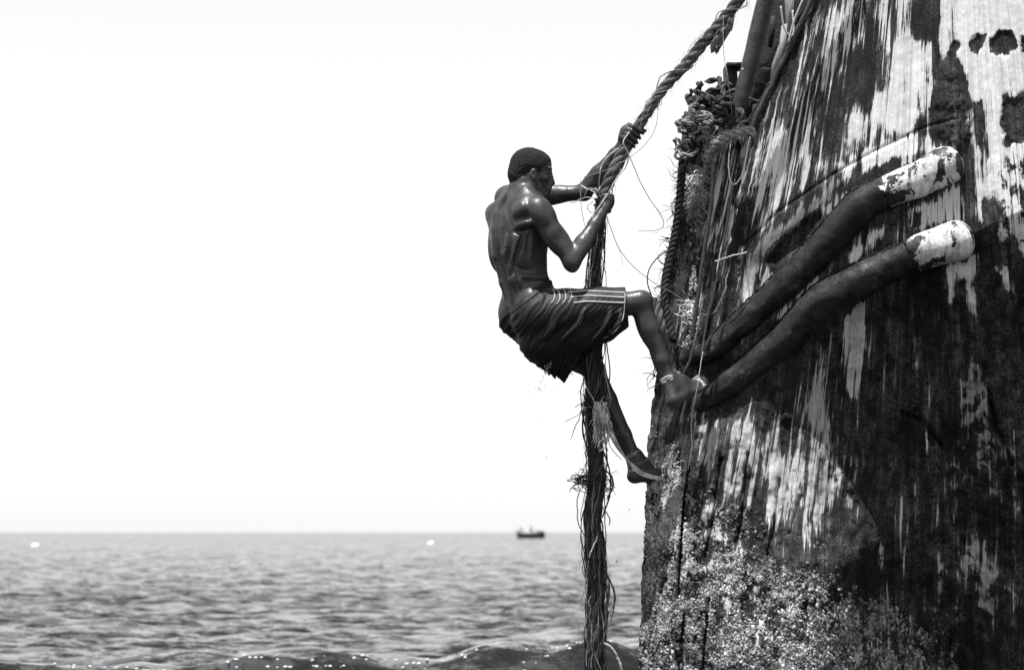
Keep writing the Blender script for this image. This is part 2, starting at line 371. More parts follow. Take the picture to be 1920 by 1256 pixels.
# paint that is left on the plates: (amount, tone, streakiness, soft edge, outline in photograph pixels)
PAINT = [
 (.10, .55, 1, 40, [(1200, -300), (2700, -300), (2700, 1600), (1200, 1600)]),
 (.47, .62, 1, 18, [(1540, -300), (1760, -300), (1760, 240), (1640, 285), (1560, 330), (1395, 470), (1400, 300), (1440, 220), (1500, 120), (1550, 0)]),
 (.60, .64, 1, 14, [(1405, 310), (1450, 230), (1500, 230), (1490, 330), (1440, 420), (1395, 470)]),
 (.30, .60, 1, 12, [(1500, 20), (1540, 0), (1520, 120), (1460, 240), (1425, 250)]),
 (.66, .62, 1, 10, [(1545, 40), (1570, 20), (1575, 100), (1565, 190), (1540, 170)]),
 (.62, .62, 1, 12, [(1600, 0), (1625, 0), (1610, 90), (1590, 100)]),
 (.12, .5, 1, 14, [(1575, 110), (1640, 100), (1655, 180), (1600, 250), (1550, 300), (1560, 180)]),
 (.14, .5, 1, 10, [(1560, 200), (1600, 170), (1590, 260), (1545, 300)]),
 (.85, .64, .8, 8, [(1595, 215), (1615, 190), (1620, 230), (1608, 258), (1590, 268)]),
 (.82, .64, .7, 8, [(1628, 225), (1640, 180), (1662, 168), (1660, 210), (1645, 232)]),
 (.92, .63, .7, 8, [(1672, 100), (1700, 60), (1745, 90), (1748, 218), (1700, 240), (1665, 238), (1668, 170)]),
 (.75, .62, 1, 8, [(1690, -60), (1708, -60), (1708, 60), (1690, 80)]),
 (.03, .5, .2, 8, [(1708, 10), (1760, -30), (1770, 40), (1760, 110), (1745, 80), (1715, 70)]),
 (.85, .62, .9, 6, [(1760, -60), (1785, -60), (1786, 80), (1768, 130), (1758, 90)]),
 (1.0, .64, .6, 8, [(1785, -300), (2300, -300), (2300, 520), (1880, 520), (1835, 300), (1815, 190), (1795, 120)]),
 (.02, .5, .2, 6, [(1762, 118), (1782, 95), (1800, 135), (1808, 165), (1830, 205), (1825, 250), (1812, 285), (1790, 262), (1755, 255), (1748, 200)]),
 (.72, .60, .9, 8, [(1815, 210), (1850, 180), (1870, 300), (1862, 420), (1830, 420), (1822, 300)]),
 (.05, .5, .2, 5, [(1780, 88), (1792, 73), (1805, 80), (1804, 96), (1792, 102)]),
 (.02, .5, .2, 5, [(1818, 82), (1830, 66), (1846, 60), (1842, 85), (1830, 102), (1822, 98)]),
 (.00, .5, .2, 6, [(1856, 68), (1870, 56), (1896, 58), (1904, 85), (1895, 106), (1870, 108), (1856, 96)]),
 (.00, .5, .2, 6, [(1910, 70), (1960, 60), (1960, 110), (1915, 100)]),
 (.00, .5, .2, 7, [(1880, 185), (1892, 172), (1900, 185), (1930, 165), (1960, 180), (1955, 268), (1890, 272), (1874, 240)]),
 (.05, .5, .3, 6, [(1902, 310), (1915, 300), (1940, 340), (1930, 380), (1905, 350)]),
 (.12, .5, .5, 8, [(1828, 190), (1842, 190), (1846, 230), (1840, 280), (1830, 270)]),
 (.62, .68, .3, 14, [(1852, 280), (1960, 290), (1960, 560), (1905, 540), (1860, 400)]),
 (.12, .5, .4, 8, [(1845, 385), (1868, 360), (1872, 450), (1880, 560), (1850, 600), (1840, 470)]),
 (.05, .5, .3, 8, [(1830, 500), (1900, 440), (1960, 560), (2300, 520), (2700, 600), (2700, 800), (1850, 800)]),
 # plate lap below the seam
 (.10, .3, 1, 7, [(1395, 466), (1460, 402), (1560, 334), (1640, 289), (1738, 246), (1742, 262), (1640, 300), (1570, 345), (1470, 420), (1400, 490)]),
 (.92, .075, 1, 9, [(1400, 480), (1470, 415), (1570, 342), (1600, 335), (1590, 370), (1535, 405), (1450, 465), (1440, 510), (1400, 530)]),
 (.82, .7, .8, 6, [(1577, 305), (1608, 296), (1600, 335), (1580, 342)]),
 (.85, .7, .9, 6, [(1612, 285), (1725, 248), (1742, 258), (1740, 285), (1690, 300), (1640, 315), (1618, 328)]),
 (.60, .7, .8, 6, [(1690, 300), (1760, 270), (1775, 282), (1700, 312), (1660, 330)]),
 (.05, .3, .8, 6, [(1640, 318), (1690, 300), (1660, 335), (1600, 350), (1570, 372), (1540, 385), (1560, 360)]),
 (.70, .66, 1, 8, [(1390, 520), (1440, 500), (1480, 510), (1470, 530), (1400, 580), (1380, 590)]),
 (.55, .5, 1, 8, [(1535, 395), (1590, 365), (1600, 375), (1540, 430)]),
 (.02, .3, .6, 8, [(1436, 490), (1470, 440), (1535, 395), (1540, 410), (1510, 455), (1455, 495)]),  # bare dark patch painted in for the shadow under the plate overhang
 # between and below the strakes
 (.30, .5, .9, 12, [(1600, 430), (1700, 375), (1740, 390), (1720, 440), (1600, 500), (1580, 500)]),
 (.85, .62, .8, 8, [(1590, 480), (1640, 430), (1662, 430), (1650, 450), (1615, 480), (1595, 495)]),
 (.78, .50, .7, 9, [(1700, 388), (1800, 350), (1818, 400), (1800, 416), (1740, 430), (1700, 430)]),
 (.10, .4, .4, 6, [(1718, 395), (1730, 390), (1730, 420), (1716, 425)]),
 (.72, .35, 1, 8, [(1450, 585), (1520, 535), (1540, 520), (1530, 545), (1470, 600), (1440, 615)]),
 (.80, .68, .8, 6, [(1765, 500), (1800, 490), (1838, 470), (1838, 500), (1820, 530), (1830, 560), (1828, 600), (1812, 530), (1790, 520), (1793, 560), (1780, 570), (1770, 540)]),
 (.72, .7, .8, 6, [(1862, 500), (1900, 500), (1905, 560), (1892, 545), (1880, 530)]),
 (.98, .46, 1, 5, [(1582, 590), (1620, 575), (1620, 640), (1616, 690), (1602, 748), (1592, 740), (1584, 690)]),
 (.55, .25, 1, 8, [(1524, 620), (1538, 618), (1536, 650), (1526, 650)]),
 (.46, .30, 1, 26, [(1310, 790), (1420, 790), (1520, 700), (1560, 670), (1590, 780), (1560, 900), (1500, 1000), (1400, 960), (1340, 900)]),
 (.58, .30, 1, 12, [(1318, 820), (1350, 790), (1352, 860), (1345, 930), (1322, 900)]),
 (.66, .33, 1, 10, [(1365, 800), (1385, 790), (1370, 940), (1355, 950)]),
 (.64, .33, 1, 12, [(1395, 790), (1430, 800), (1410, 920), (1385, 960)]),
 (.66, .33, 1, 12, [(1440, 850), (1510, 860), (1490, 950), (1450, 970), (1440, 930)]),
 (.55, .29, 1, 10, [(1510, 930), (1535, 920), (1530, 1020), (1508, 1015)]),
 (.52, .32, .6, 14, [(1555, 860), (1620, 850), (1620, 980), (1595, 990), (1560, 930)]),
 (.56, .40, .5, 12, [(1640, 1010), (1660, 1015), (1672, 1040), (1660, 1070), (1645, 1050)]),
 (.60, .22, .4, 14, [(1800, 740), (1822, 672), (1842, 680), (1850, 760), (1880, 830), (1890, 900), (1840, 880), (1800, 830)]),
 (.42, .24, .3, 20, [(1760, 850), (1840, 800), (1930, 860), (1930, 980), (1860, 940), (1780, 920)]),
 (.56, .40, .5, 14, [(1745, 1030), (1765, 1040), (1790, 1100), (1770, 1110), (1750, 1080)]),
 (.40, .45, .2, 40, [(1225, 860), (1290, 880), (1400, 990), (1540, 1090), (1640, 1150), (1720, 1230), (1760, 1330), (1700, 1450), (1230, 1450)]),
 (.54, .36, .5, 20, [(1800, 1000), (1860, 1000), (1890, 1130), (1830, 1130), (1790, 1090)]),
 (.40, .25, .4, 26, [(1700, 1080), (1900, 1090), (1900, 1180), (1740, 1180)]),
]
def paint_fields(px, py):
    p = np.zeros(px.shape); t = np.full(px.shape, .5); s = np.ones(px.shape)
    wx = px + (fbm(px / 22, py / 30, 1) - .5) * 20; wy = py + (fbm(px / 25, py / 35, 5) - .5) * 26
    for v, tone, stk, soft, poly in PAINT:
        q = np.array(poly); x0, y0 = q.min(0) - 60; x1, y1 = q.max(0) + 60
        b = (px > x0) & (px < x1) & (py > y0) & (py < y1)
        if not b.any(): continue
        d = seg_dist(wx[b], wy[b], poly)
        soft = soft * (1.9 if stk > .5 else 1.2); a = 1 - sstep(d, -soft, soft)
        p[b] = p[b] * (1 - a) + v * a; t[b] = t[b] * (1 - a) + tone * a; s[b] = s[b] * (1 - a) + stk * a
    return p, t, s

CRACKS = [np.array(c, float) for c in ([(1290, 870), (1282, 940), (1277, 1030), (1270, 1120)], [(1284, 1150), (1277, 1210), (1272, 1290)], [(1352, 860), (1340, 960), (1322, 1040)], [(1402, 850), (1392, 960), (1380, 1030)], [(1460, 900), (1452, 990), (1438, 1040)], [(1500, 930), (1480, 1000)], [(1330, 1120), (1318, 1250)], [(1690, 770), (1730, 790), (1765, 835)], [(1850, 720), (1870, 800), (1905, 880)])]
def hull_relief(px, py, paint, stk):
    """towards the viewer, metres"""
    s = streak_s(px, py)
    lo = sstep(py, low_line(px), low_line(px) + 120)
    r = (fbm(px / 150, py / 210, 3, 3) - .5) * (.022 + .06 * lo) + lo * (fbm(px / 38, py / 60, 2, 5, .6) - .5) * .06          # dents
    r += (fbm(s / 9, py / 160, 1, 4, .6) - .5) * .015 * (.2 + .8 * stk) * (1 - .65 * sstep(paint, .5, .8))  # corrugated by weather
    r += (fbm(px / 12, py / 17, 6, 4, .65) - .5) * (.006 + .018 * lo)
    r += .0018 * sstep(paint, .4, .6)
    sd = seg_dist(px, py, SEAM, False)
    below = py > np.interp(px, SEAM[:, 0], SEAM[:, 1]); rng = (px > 1385) & (px < 1800)
    r += np.where(rng & below, .016 * (1 - sstep(sd, 30, 90)), 0) - np.where(rng, .012 * (1 - sstep(sd, 0, 5)), 0)
    pit = seg_dist(px, py, [(1436, 492), (1475, 437), (1538, 392), (1542, 408), (1512, 460), (1455, 500)])
    r -= .03 * (1 - sstep(pit, -10, 4))
    for cx, cy, rx, ry, dep in [(1792, 88, 11, 12, .012), (1832, 82, 12, 18, .015), (1880, 82, 24, 26, .02), (1940, 85, 26, 22, .02), (1912, 222, 38, 48, .025)]:
        e = np.sqrt(((px - cx) / rx) ** 2 + ((py - cy) / ry) ** 2); e = e + (fbm(px / 9, py / 9, 3) - .5) * .6; r -= .5 * dep * (1 - sstep(e, .75, 1.0))
    # flaking rust scab beside the upper strake end
    e = seg_dist(px, py, [(1762, 118), (1800, 135), (1830, 205), (1812, 285), (1755, 255), (1748, 200)])
    a = 1 - sstep(e, -8, 4); r += a * (.012 + .03 * (fbm(px / 14, py / 14, 4, 4, .6) - .5))
    for c in CRACKS: r -= .035 * (1 - sstep(seg_dist(px + (fbm(px / 8, py / 25, 2) - .5) * 8, py, c, False), 1.5, 5))
    # peeled plate on the shaded side
    for poly, dep in [([(1690, 780), (1720, 765), (1750, 800), (1765, 835), (1740, 840), (1700, 830)], .018), ([(1800, 760), (1840, 680), (1900, 860), (1930, 980), (1860, 900), (1820, 850)], .014)]:
        e = seg_dist(px + (fbm(px / 30, py / 30, 7) - .5) * 20, py, poly); r -= dep * (1 - sstep(e, -3, 3))
    return r

wreck = thing('shipwreck_hull', 'rusting listing ship hull with peeling white paint and two rubbing strakes', 'shipwreck', P(1600, 1500, 13.0))

def build_side():
    py = np.arange(-260, 1570, 2.9)
    o = np.concatenate([np.arange(0, 700, 2.8), 700 + np.cumsum(np.linspace(4, 40, 36))])
    PY, O = np.meshgrid(py, o, indexing='ij'); PX = Eedge(PY) + O
    paint, tone, stk = paint_fields(PX, PY)
    Y = front_depth(PX, PY) - hull_relief(PX, PY, paint, stk)
    # rolled edge along the left: rounded more below the strakes
    rr = np.interp(PY, [600, 800, 1000], [10, 30, 60])
    Y += np.where(O < rr, (1 - np.sqrt(np.clip(1 - ((rr - O) / rr) ** 2, 0, 1))) * rr * M * 1.0, 0)
    edgewob = (fbm(PY / 18, PY * 0 + 3, 2) - .5) * 8 * (O < 30)
    V = P(PX + edgewob, PY, Y)
    S = np.stack([streak_s(PX, PY) * M, PY * M, 0 * PX], -1)
    n0, n1 = PX.shape
    # the plate has thickness: a return strip along the left edge
    back = V[:, 0] + np.array([.012, .05, 0]); V = np.concatenate([back[:, None], V], 1)
    pad = lambda a: np.concatenate([a[:, :1], a], 1)
    S, paint, tone, stk = pad(S), pad(paint), pad(tone), pad(stk); paint[:, 0] = 0.1; n1 += 1
    i, j = np.meshgrid(np.arange(n0 - 1), np.arange(n1 - 1), indexing='ij'); a = (i * n1 + j).ravel()
    return mesh_np('side_plating', V.reshape(-1, 3), np.stack([a, a + n1, a + n1 + 1, a + 1], 1), MAT['hull'], wreck, True,
                   {'hullco': S.reshape(-1, 3), 'paint': paint.ravel(), 'tone': tone.ravel(), 'streak': stk.ravel()})
side = build_side()

def stern_depth(px, py):
    e = Eedge(py)
    return front_depth(e, py) + .03 + (e - px) * M * np.interp(py, [700, 900], [1.5, 1.1])
def stern_rel(px, py):
    return (fbm((px + .2 * py) / 8, py / 160, 1, 4, .6) - .5) * .06 + (fbm(px / 14, py / 22, 5, 4, .6) - .5) * .02
def build_stern():
    py = np.arange(200, 1570, 3.2); t = np.linspace(0, 1, 56)
    PY, T = np.meshgrid(py, t, indexing='ij')
    PX = Ledge(PY) + T * (Eedge(PY) + 8 - Ledge(PY))
    rel = stern_rel(PX, PY)
    rel *= np.interp(T, [0, .15, .85, 1], [1, 1, 1, .2])
    Y = stern_depth(PX, PY) - rel
    wob = (fbm(PY / 40, PY * 0 + 9, 4, 4, .6) - .5) * 16 * (1 - T) ** 3
    V = P(PX + wob, PY, Y)
    paint = .17 + .0 * PX; paint += .30 * sstep(PX, Eedge(PY) - 80, Eedge(PY) - 35) * sstep(PY, 230, 280) * (1 - sstep(PY, 560, 640)) 
    paint += np.where((PY > 900) & (PY < 1080), .12, 0)
    S = np.stack([(PX + .2 * PY) * M, PY * M, 0 * PX], -1)
    back = V[:, 0] + np.array([.30, 1.6, 0]); V = np.concatenate([back[:, None], V], 1)
    S = np.concatenate([S[:, :1] - .6 * np.array([1, 0, 0]), S], 1); paint = np.concatenate([paint[:, :1], paint], 1); paint[:, :5] = 0
    n0, n1 = V.shape[:2]; tone = .33 + .3 * sstep(paint, .25, .42)
    i, j = np.meshgrid(np.arange(n0 - 1), np.arange(n1 - 1), indexing='ij'); a = (i * n1 + j).ravel()
    return mesh_np('stern_plating', V.reshape(-1, 3), np.stack([a, a + n1, a + n1 + 1, a + 1], 1), MAT['hull'], wreck, True,
                   {'hullco': S.reshape(-1, 3), 'paint': paint.ravel(), 'tone': tone.ravel(), 'streak': np.ones(paint.size)})
build_stern()

def strake(path, cap_from, name_seed):
    q = spline(path, 170); px, py, r = q.T
    R = r * M
    V = P(px, py, front_depth(px, py) - .15 * R)
    # left end stays a blunt stub
    k = int(np.argmin(np.abs(px - cap_from)))
    def skin(V, R, a0, end, sides=30, seed=0, amp=.0045, rag=0.0):
        n = len(V); T, N, B = frames(V); ang = np.arange(sides) * 2 * math.pi / sides
        i, j = np.meshgrid(np.arange(n), np.arange(sides), indexing='ij')
        nz = (fbm(i / 7., j / 5., seed, 3) - .5) * amp * 2 + (fbm(i / 22., j / 11., seed + 2, 2) - .5) * amp * 3
        rr = R[:, None] * .93 + nz
        ring = V[:, None] + rr[..., None] * (np.cos(ang)[None, :, None] * N[:, None] + np.sin(ang)[None, :, None] * B[:, None])
        if rag:
            ring[:3] += (T[0] * rag) * ((fbm(np.arange(sides)[None] / 2.5, np.zeros((1, sides)) + seed, 3, 3) - .5) * 2)[..., None]
        v = ring.reshape(-1, 3); c = [V[0], V[-1]]
        f, g = np.meshgrid(np.arange(n - 1), np.arange(sides), indexing='ij'); f = f.ravel(); g = g.ravel(); g2 = (g + 1) % sides
        quads = np.stack([f * sides + g, f * sides + g2, (f + 1) * sides + g2, (f + 1) * sides + g], 1)
        kk = np.arange(sides)
        tri = np.vstack([np.stack([np.full(sides, n * sides), (kk + 1) % sides, kk], 1), np.stack([np.full(sides, n * sides + 1), (n - 1) * sides + kk, (n - 1) * sides + (kk + 1) % sides], 1)])
        return np.vstack([v, c]), [quads, tri]
    # rounded left end
    d0 = unit(V[0] - V[1]); pre = np.array([V[0] + d0 * R[0] * math.sin(a) for a in (1.45, 1.1, .7, .35)]); rp = np.array([R[0] * math.cos(a) for a in (1.45, 1.1, .7, .35)])
    body, fb = skin(np.vstack([pre, V[:k + 3]]), np.r_[rp, R[:k + 3]], 0, 0, seed=name_seed)
    st = mesh_np('rubbing_strake', body, fb, MAT['strake'], wreck)
    d1 = unit(V[-1] - V[-3]); al = (.3, .6, .85, 1.1, 1.3, 1.48)
    post = np.array([V[-1] + d1 * R[-1] * .75 * math.sin(a) for a in al]); rq = np.array([R[-1] * math.cos(a) for a in al])
    cv, fc = skin(np.vstack([V[k - 1:], post]), np.r_[R[k - 1:] + .004, rq + .004], 0, 0, seed=name_seed + 1, amp=.005, rag=.03)
    tt = np.linspace(0, 1, len(V[k - 1:]) + len(al)); pv = np.repeat(np.interp(tt, [0, .12, .3, .85, 1], [.22, .45, .62, .72, .48]), 30); pv = np.r_[pv, .5, .6]
    cap = mesh_np('end_cap', cv, fc, MAT['cap'], st, True, {'paint': pv})
    cap['label'] = 'rounded white painted end of the strake'
    return st
def weld(path, lift, seed):
    q = spline(path, 150); px, py, r = q.T; k = np.random.default_rng(seed); rr = np.random.default_rng(seed + 1)
    T = np.gradient(q[:, :2], axis=0); n = np.stack([T[:, 1], -T[:, 0]], 1); n /= np.linalg.norm(n, axis=1)[:, None]
    x, y = px + n[:, 0] * r * lift, py + n[:, 1] * r * lift
    b = MB(); V = P(x, y, front_depth(x, y) - .012) + rr.normal(0, .0035, (150, 3))
    b.tube(V, .003 + .006 * k.random(150) ** 2, 6, a=.5); return b.build('weld_bead', MAT['rust'], wreck)
for pth, sd0 in ((UPP, 3), (LOW, 8)): weld(pth[:-1], 1.0, sd0)
s1 = strake(UPP, 1662, 2); s2 = strake(LOW, 1716, 5)
s1['label'] = 'upper half-round rubbing strake'; s2['label'] = 'lower half-round rubbing strake'
b = MB()      # stub of the upper strake going round the corner
q = spline([(1284, 672, 14), (1300, 668, 17), (1316, 662, 18)], 14)
b.tube(P(q[:, 0], q[:, 1], stern_depth(q[:, 0], q[:, 1]) - .03), q[:, 2] * M, 18)
b.build('strake_stub', MAT['strake'], wreck)

# rolled lip along the free upper edge of the side plating
b = MB(); yy = np.arange(-250, 250, 6.)
pts = P(Eedge(yy) - 3, yy, front_depth(Eedge(yy), yy) - .005); pts[:, 0] += (fbm(yy / 20, yy * 0, 3) - .5) * .015
b.tube(pts, np.full(len(yy), .013), 10); b.build('edge_lip', MAT['pole'], wreck)
b = MB(); pts = P(Eedge(yy) - 10, yy, front_depth(Eedge(yy), yy) + .02); pts[:, 0] += (fbm(yy / 17, yy * 0, 5) - .5) * .02
b.tube(pts, np.full(len(yy), .008), 8); b.build('edge_cable', MAT['rust'], wreck)

# barnacles: thousands of shells, one crust
BAR = [(1120, 850), (1200, 815), (1262, 800), (1285, 860), (1310, 905), (1345, 945), (1400, 965), (1430, 1010), (1480, 1040), (1540, 1070), (1600, 1090), (1650, 1130), (1720, 1170), (1780, 1215), (1800, 1290), (1720, 1420), (1100, 1420)]
BRIGHT = [(1255, 840), (1290, 960), (1330, 1060), (1440, 1120), (1570, 1110), (1690, 1170)]
def build_barnacles():
    r = np.random.default_rng(5); N = 240000
    px = r.uniform(1190, 1830, N); py = r.uniform(790, 1330, N)
    px = np.r_[r.uniform(1285, 1325, 5000), r.uniform(1195, 1300, 24000), px]; py = np.r_[r.uniform(380, 600, 5000), r.uniform(820, 1200, 24000), py]; N = len(px)
    d = seg_dist(px, py, BAR) + (fbm(px / 45, py / 60, 6, 4, .6) - .5) * 150; dens = np.maximum((1 - sstep(d, -75, 25)) ** 1.1, (1 - sstep(seg_dist(px, py, [(1225, 850), (1265, 835), (1290, 930), (1275, 1050), (1220, 1050)]), -20, 12)) * .9)
    clump = fbm(px / 26, py / 30, 2, 4, .6) + .25 * (fbm(px / 6, py / 40, 4, 2) - .5)
    trail = 1 - sstep(np.abs(px - np.interp(py, [380, 450, 540, 600], [1312, 1304, 1302, 1296])) + 8 * (fbm(py / 14, py * 0, 3) - .5), 4, 11)
    dens = np.where(py < 640, trail * sstep(fbm(px / 7, py / 9, 5), .42, .6) * .8, dens); clump = np.where(py < 640, .6, clump)
    keep = (r.random(N) < dens * (.08 + .92 * sstep(clump, .40, .54))) & (px > Ledge(py) + 1) & (np.min([seg_dist(px, py, c, False) for c in CRACKS], 0) > 3.5)
    px, py, clump, dens = px[keep], py[keep], clump[keep], dens[keep]
    if len(px) > 40000: px, py, clump, dens = px[:40000], py[:40000], clump[:40000], dens[:40000]
    def depth(px, py):
        e = Eedge(py); paint = np.full(px.shape, .2)
        return np.where(px > e, front_depth(px, py) - hull_relief(px, py, paint, np.ones(px.shape)), stern_depth(px, py) - stern_rel(px, py))
    pos = P(px, py, depth(px, py) - np.where(px < Eedge(py), .010, .002))
    pa = P(px + 5, py, depth(px + 5, py)); pb = P(px, py - 5, depth(px, py - 5))
    nrm = unit(np.cross(pa - pos, pb - pos)); nrm = np.where((nrm[:, 1] > 0)[:, None], -nrm, nrm)
    nrm = unit(nrm + r.normal(0, .30, nrm.shape)); n = len(px)
    t1 = unit(np.cross(nrm, np.array([1., 0, 0]) + r.normal(0, .5, nrm.shape))); t2 = np.cross(nrm, t1)
    big = sstep(px, 1420, 1640) * sstep(py, 1020, 1120)
    rad = (.0020 + .0062 * r.random(n) ** 2.5) * (1 + .45 * big); h = rad * r.uniform(.45, .95, n)
    a = np.arange(6) * math.pi / 3; ca, sa = np.cos(a), np.sin(a)
    ring = lambda k, hh, jit: pos[:, None] + (rad * k)[:, None, None] * (1.45 * ca[None, :, None] * t1[:, None] + .85 * sa[None, :, None] * t2[:, None]) * (1 + jit * r.normal(0, 1, (n, 6, 1))) + (h * hh)[:, None, None] * nrm[:, None]
    v = np.concatenate([ring(1, -.2, .12), ring(.55, 1, .1), (pos + nrm * (h * .35)[:, None])[:, None]], 1)
    base = (np.arange(n) * 13)[:, None, None]; k = np.arange(6); k2 = (k + 1) % 6
    q = (np.stack([k, k2, k2 + 6, k + 6], 1)[None] + base).reshape(-1, 4); t = (np.stack([k + 6, k2 + 6, np.full(6, 12)], 1)[None] + base).reshape(-1, 3)
    sh = np.where(r.random(n) < .18 + 1.1 * (clump - .5) + .42 * np.exp(-(seg_dist(px, py, BRIGHT, False) / 75) ** 2) + .25 * ((px < 1300) & (py < 1010)), r.uniform(.40, .95, n), r.uniform(-.08, .28, n)); sh = sh * (.35 + .65 * dens); sh = sh * (.65 + .35 * sstep(fbm(px / 60, py / 70, 3), .3, .6))
    shv = np.repeat(sh[:, None], 13, 1); shv[:, 12] *= .3; shv[:, :6] *= .6
    o = mesh_np('barnacle_crust', v.reshape(-1, 3), [q, t], MAT['barnacle'], wreck, False, {'shade': shv.ravel()})
    o['kind'] = 'stuff'; o['label'] = 'crust of pale barnacles on the lower hull'
build_barnacles()
# ------------------------------------------------------------------ the climber (one continuous body from a distance field)
class Field:
    def __init__(s, lo, hi, h):
        s.lo = np.array(lo, float); s.h = h; s.n = np.ceil((np.array(hi) - s.lo) / h).astype(int) + 1
        s.F = np.full(s.n, .08, np.float32)
        s.ax = [s.lo[k] + np.arange(s.n[k]) * h for k in range(3)]
    def _sub(s, lo, hi, pad):
        a = np.maximum(np.floor((np.asarray(lo) - pad - s.lo) / s.h).astype(int), 0)
        b = np.minimum(np.ceil((np.asarray(hi) + pad - s.lo) / s.h).astype(int) + 1, s.n)
        if (b <= a).any(): return None
        sl = tuple(slice(a[k], b[k]) for k in range(3))
        X, Y, Z = np.meshgrid(*[s.ax[k][sl[k]].astype(np.float32) for k in range(3)], indexing='ij')
        return sl, X, Y, Z
    def _put(s, sl, d, k, op):
        F = s.F[sl]
        if op == 'add':
            h = np.clip(k - np.abs(F - d), 0, None) / k; s.F[sl] = np.minimum(F, d) - h * h * k * .25
        elif op == 'sub':
            d = -d; h = np.clip(k - np.abs(F - d), 0, None) / k; s.F[sl] = np.maximum(F, d) + h * h * k * .25
    def cone(s, a, b, ra, rb, k=.02, op='add'):
        a = np.asarray(a, float); b = np.asarray(b, float); m = max(ra, rb)
        r = s._sub(np.minimum(a, b) - m, np.maximum(a, b) + m, k + 3 * s.h)
        if r is None: return
        sl, X, Y, Z = r; ab = b - a; L = float(ab @ ab) + 1e-12
        t = np.clip(((X - a[0]) * ab[0] + (Y - a[1]) * ab[1] + (Z - a[2]) * ab[2]) / L, 0, 1)
        d = np.sqrt((X - a[0] - t * ab[0]) ** 2 + (Y - a[1] - t * ab[1]) ** 2 + (Z - a[2] - t * ab[2]) ** 2) - (ra + (rb - ra) * t)
        s._put(sl, d.astype(np.float32), k, op)
    def chain(s, pts, rad, k=.015, op='add', n=None):
        pts = np.asarray(pts, float)
        if n: q = spline(np.column_stack([pts, rad]), n); pts, rad = q[:, :3], q[:, 3]
        for i in range(len(pts) - 1): s.cone(pts[i], pts[i + 1], rad[i], rad[i + 1], k, op)
    def ell(s, c, axes, rad, k=.02, op='add'):
        c = np.asarray(c, float); a0 = unit(axes[0]); a1 = np.asarray(axes[1], float); a1 = a1 - a0 * (a1 @ a0)
        if np.linalg.norm(a1) < .05: a1 = np.cross(a0, [.3, .5, .8])
        a1 = unit(a1); A = np.asarray([a0, a1, np.cross(a0, a1)]); rad = np.asarray(rad, float); m = rad.max()
        r = s._sub(c - m, c + m, k + 3 * s.h)
        if r is None: return
        sl, X, Y, Z = r; X = X - c[0]; Y = Y - c[1]; Z = Z - c[2]
        q = [(X * A[i, 0] + Y * A[i, 1] + Z * A[i, 2]) / rad[i] for i in range(3)]
        k0 = np.sqrt(q[0] ** 2 + q[1] ** 2 + q[2] ** 2) + 1e-6
        k1 = np.sqrt((q[0] / rad[0]) ** 2 + (q[1] / rad[1]) ** 2 + (q[2] / rad[2]) ** 2) + 1e-6
        s._put(sl, (k0 * (k0 - 1) / k1).astype(np.float32), k, op)
    def custom(s, lo, hi, fn, k, op='add'):
        r = s._sub(lo, hi, k + 3 * s.h)
        if r is None: return
        sl, X, Y, Z = r; s._put(sl, fn(X, Y, Z).astype(np.float32), k, op)
    def mesh(s, smooth=2):
        F = s.F; S = F < 0
        cx = np.zeros(tuple(s.n - 1), np.uint8)
        for i in (0, 1):
            for j in (0, 1):
                for k in (0, 1): cx += S[i:s.n[0] - 1 + i, j:s.n[1] - 1 + j, k:s.n[2] - 1 + k]
        act = (cx > 0) & (cx < 8); I = np.argwhere(act); idx = np.full(act.shape, -1, np.int32); idx[act] = np.arange(len(I))
        acc = np.zeros((len(I), 3)); cnt = np.zeros(len(I))
        C = [(i, j, k) for i in (0, 1) for j in (0, 1) for k in (0, 1)]
        for a in C:
            for ax in range(3):
                if a[ax]: continue
                b = list(a); b[ax] = 1
                fa = F[I[:, 0] + a[0], I[:, 1] + a[1], I[:, 2] + a[2]]; fb = F[I[:, 0] + b[0], I[:, 1] + b[1], I[:, 2] + b[2]]
                m = (fa < 0) != (fb < 0); t = np.where(m, fa / np.where(m, fa - fb, 1), 0)
                p = I + np.array(a); p = p.astype(float); p[:, ax] += t
                acc[m] += p[m]; cnt[m] += 1
        V = acc / cnt[:, None] * s.h + s.lo
        quads = []
        for ax in range(3):
            o1, o2 = [(1, 2), (2, 0), (0, 1)][ax]
            sl0 = [slice(None)] * 3; sl1 = [slice(None)] * 3
            sl0[ax] = slice(0, -1); sl1[ax] = slice(1, None)
            ch = S[tuple(sl0)] != S[tuple(sl1)]; E = np.argwhere(ch)
            E = E[(E[:, o1] > 0) & (E[:, o2] > 0) & (E[:, o1] < s.n[o1] - 1) & (E[:, o2] < s.n[o2] - 1)]
            ins = S[E[:, 0], E[:, 1], E[:, 2]]
            def at(d1, d2):
                q = E.copy(); q[:, o1] -= d1; q[:, o2] -= d2; return idx[q[:, 0], q[:, 1], q[:, 2]]
            Q = np.stack([at(1, 1), at(0, 1), at(0, 0), at(1, 0)], 1)
            Q[~ins] = Q[~ins][:, ::-1]; quads.append(Q)
        Q = np.concatenate(quads); Q = Q[(Q >= 0).all(1)]
        for _ in range(smooth):
            sm = np.zeros_like(V); ct = np.zeros(len(V))
            for a, b in ((0, 1), (1, 2), (2, 3), (3, 0)):
                for p, q in ((a, b), (b, a)):
                    np.add.at(sm, Q[:, p], V[Q[:, q]]); ct += np.bincount(Q[:, p], minlength=len(V))
            V = V * .5 + .5 * sm / np.maximum(ct, 1)[:, None]
        return V, Q

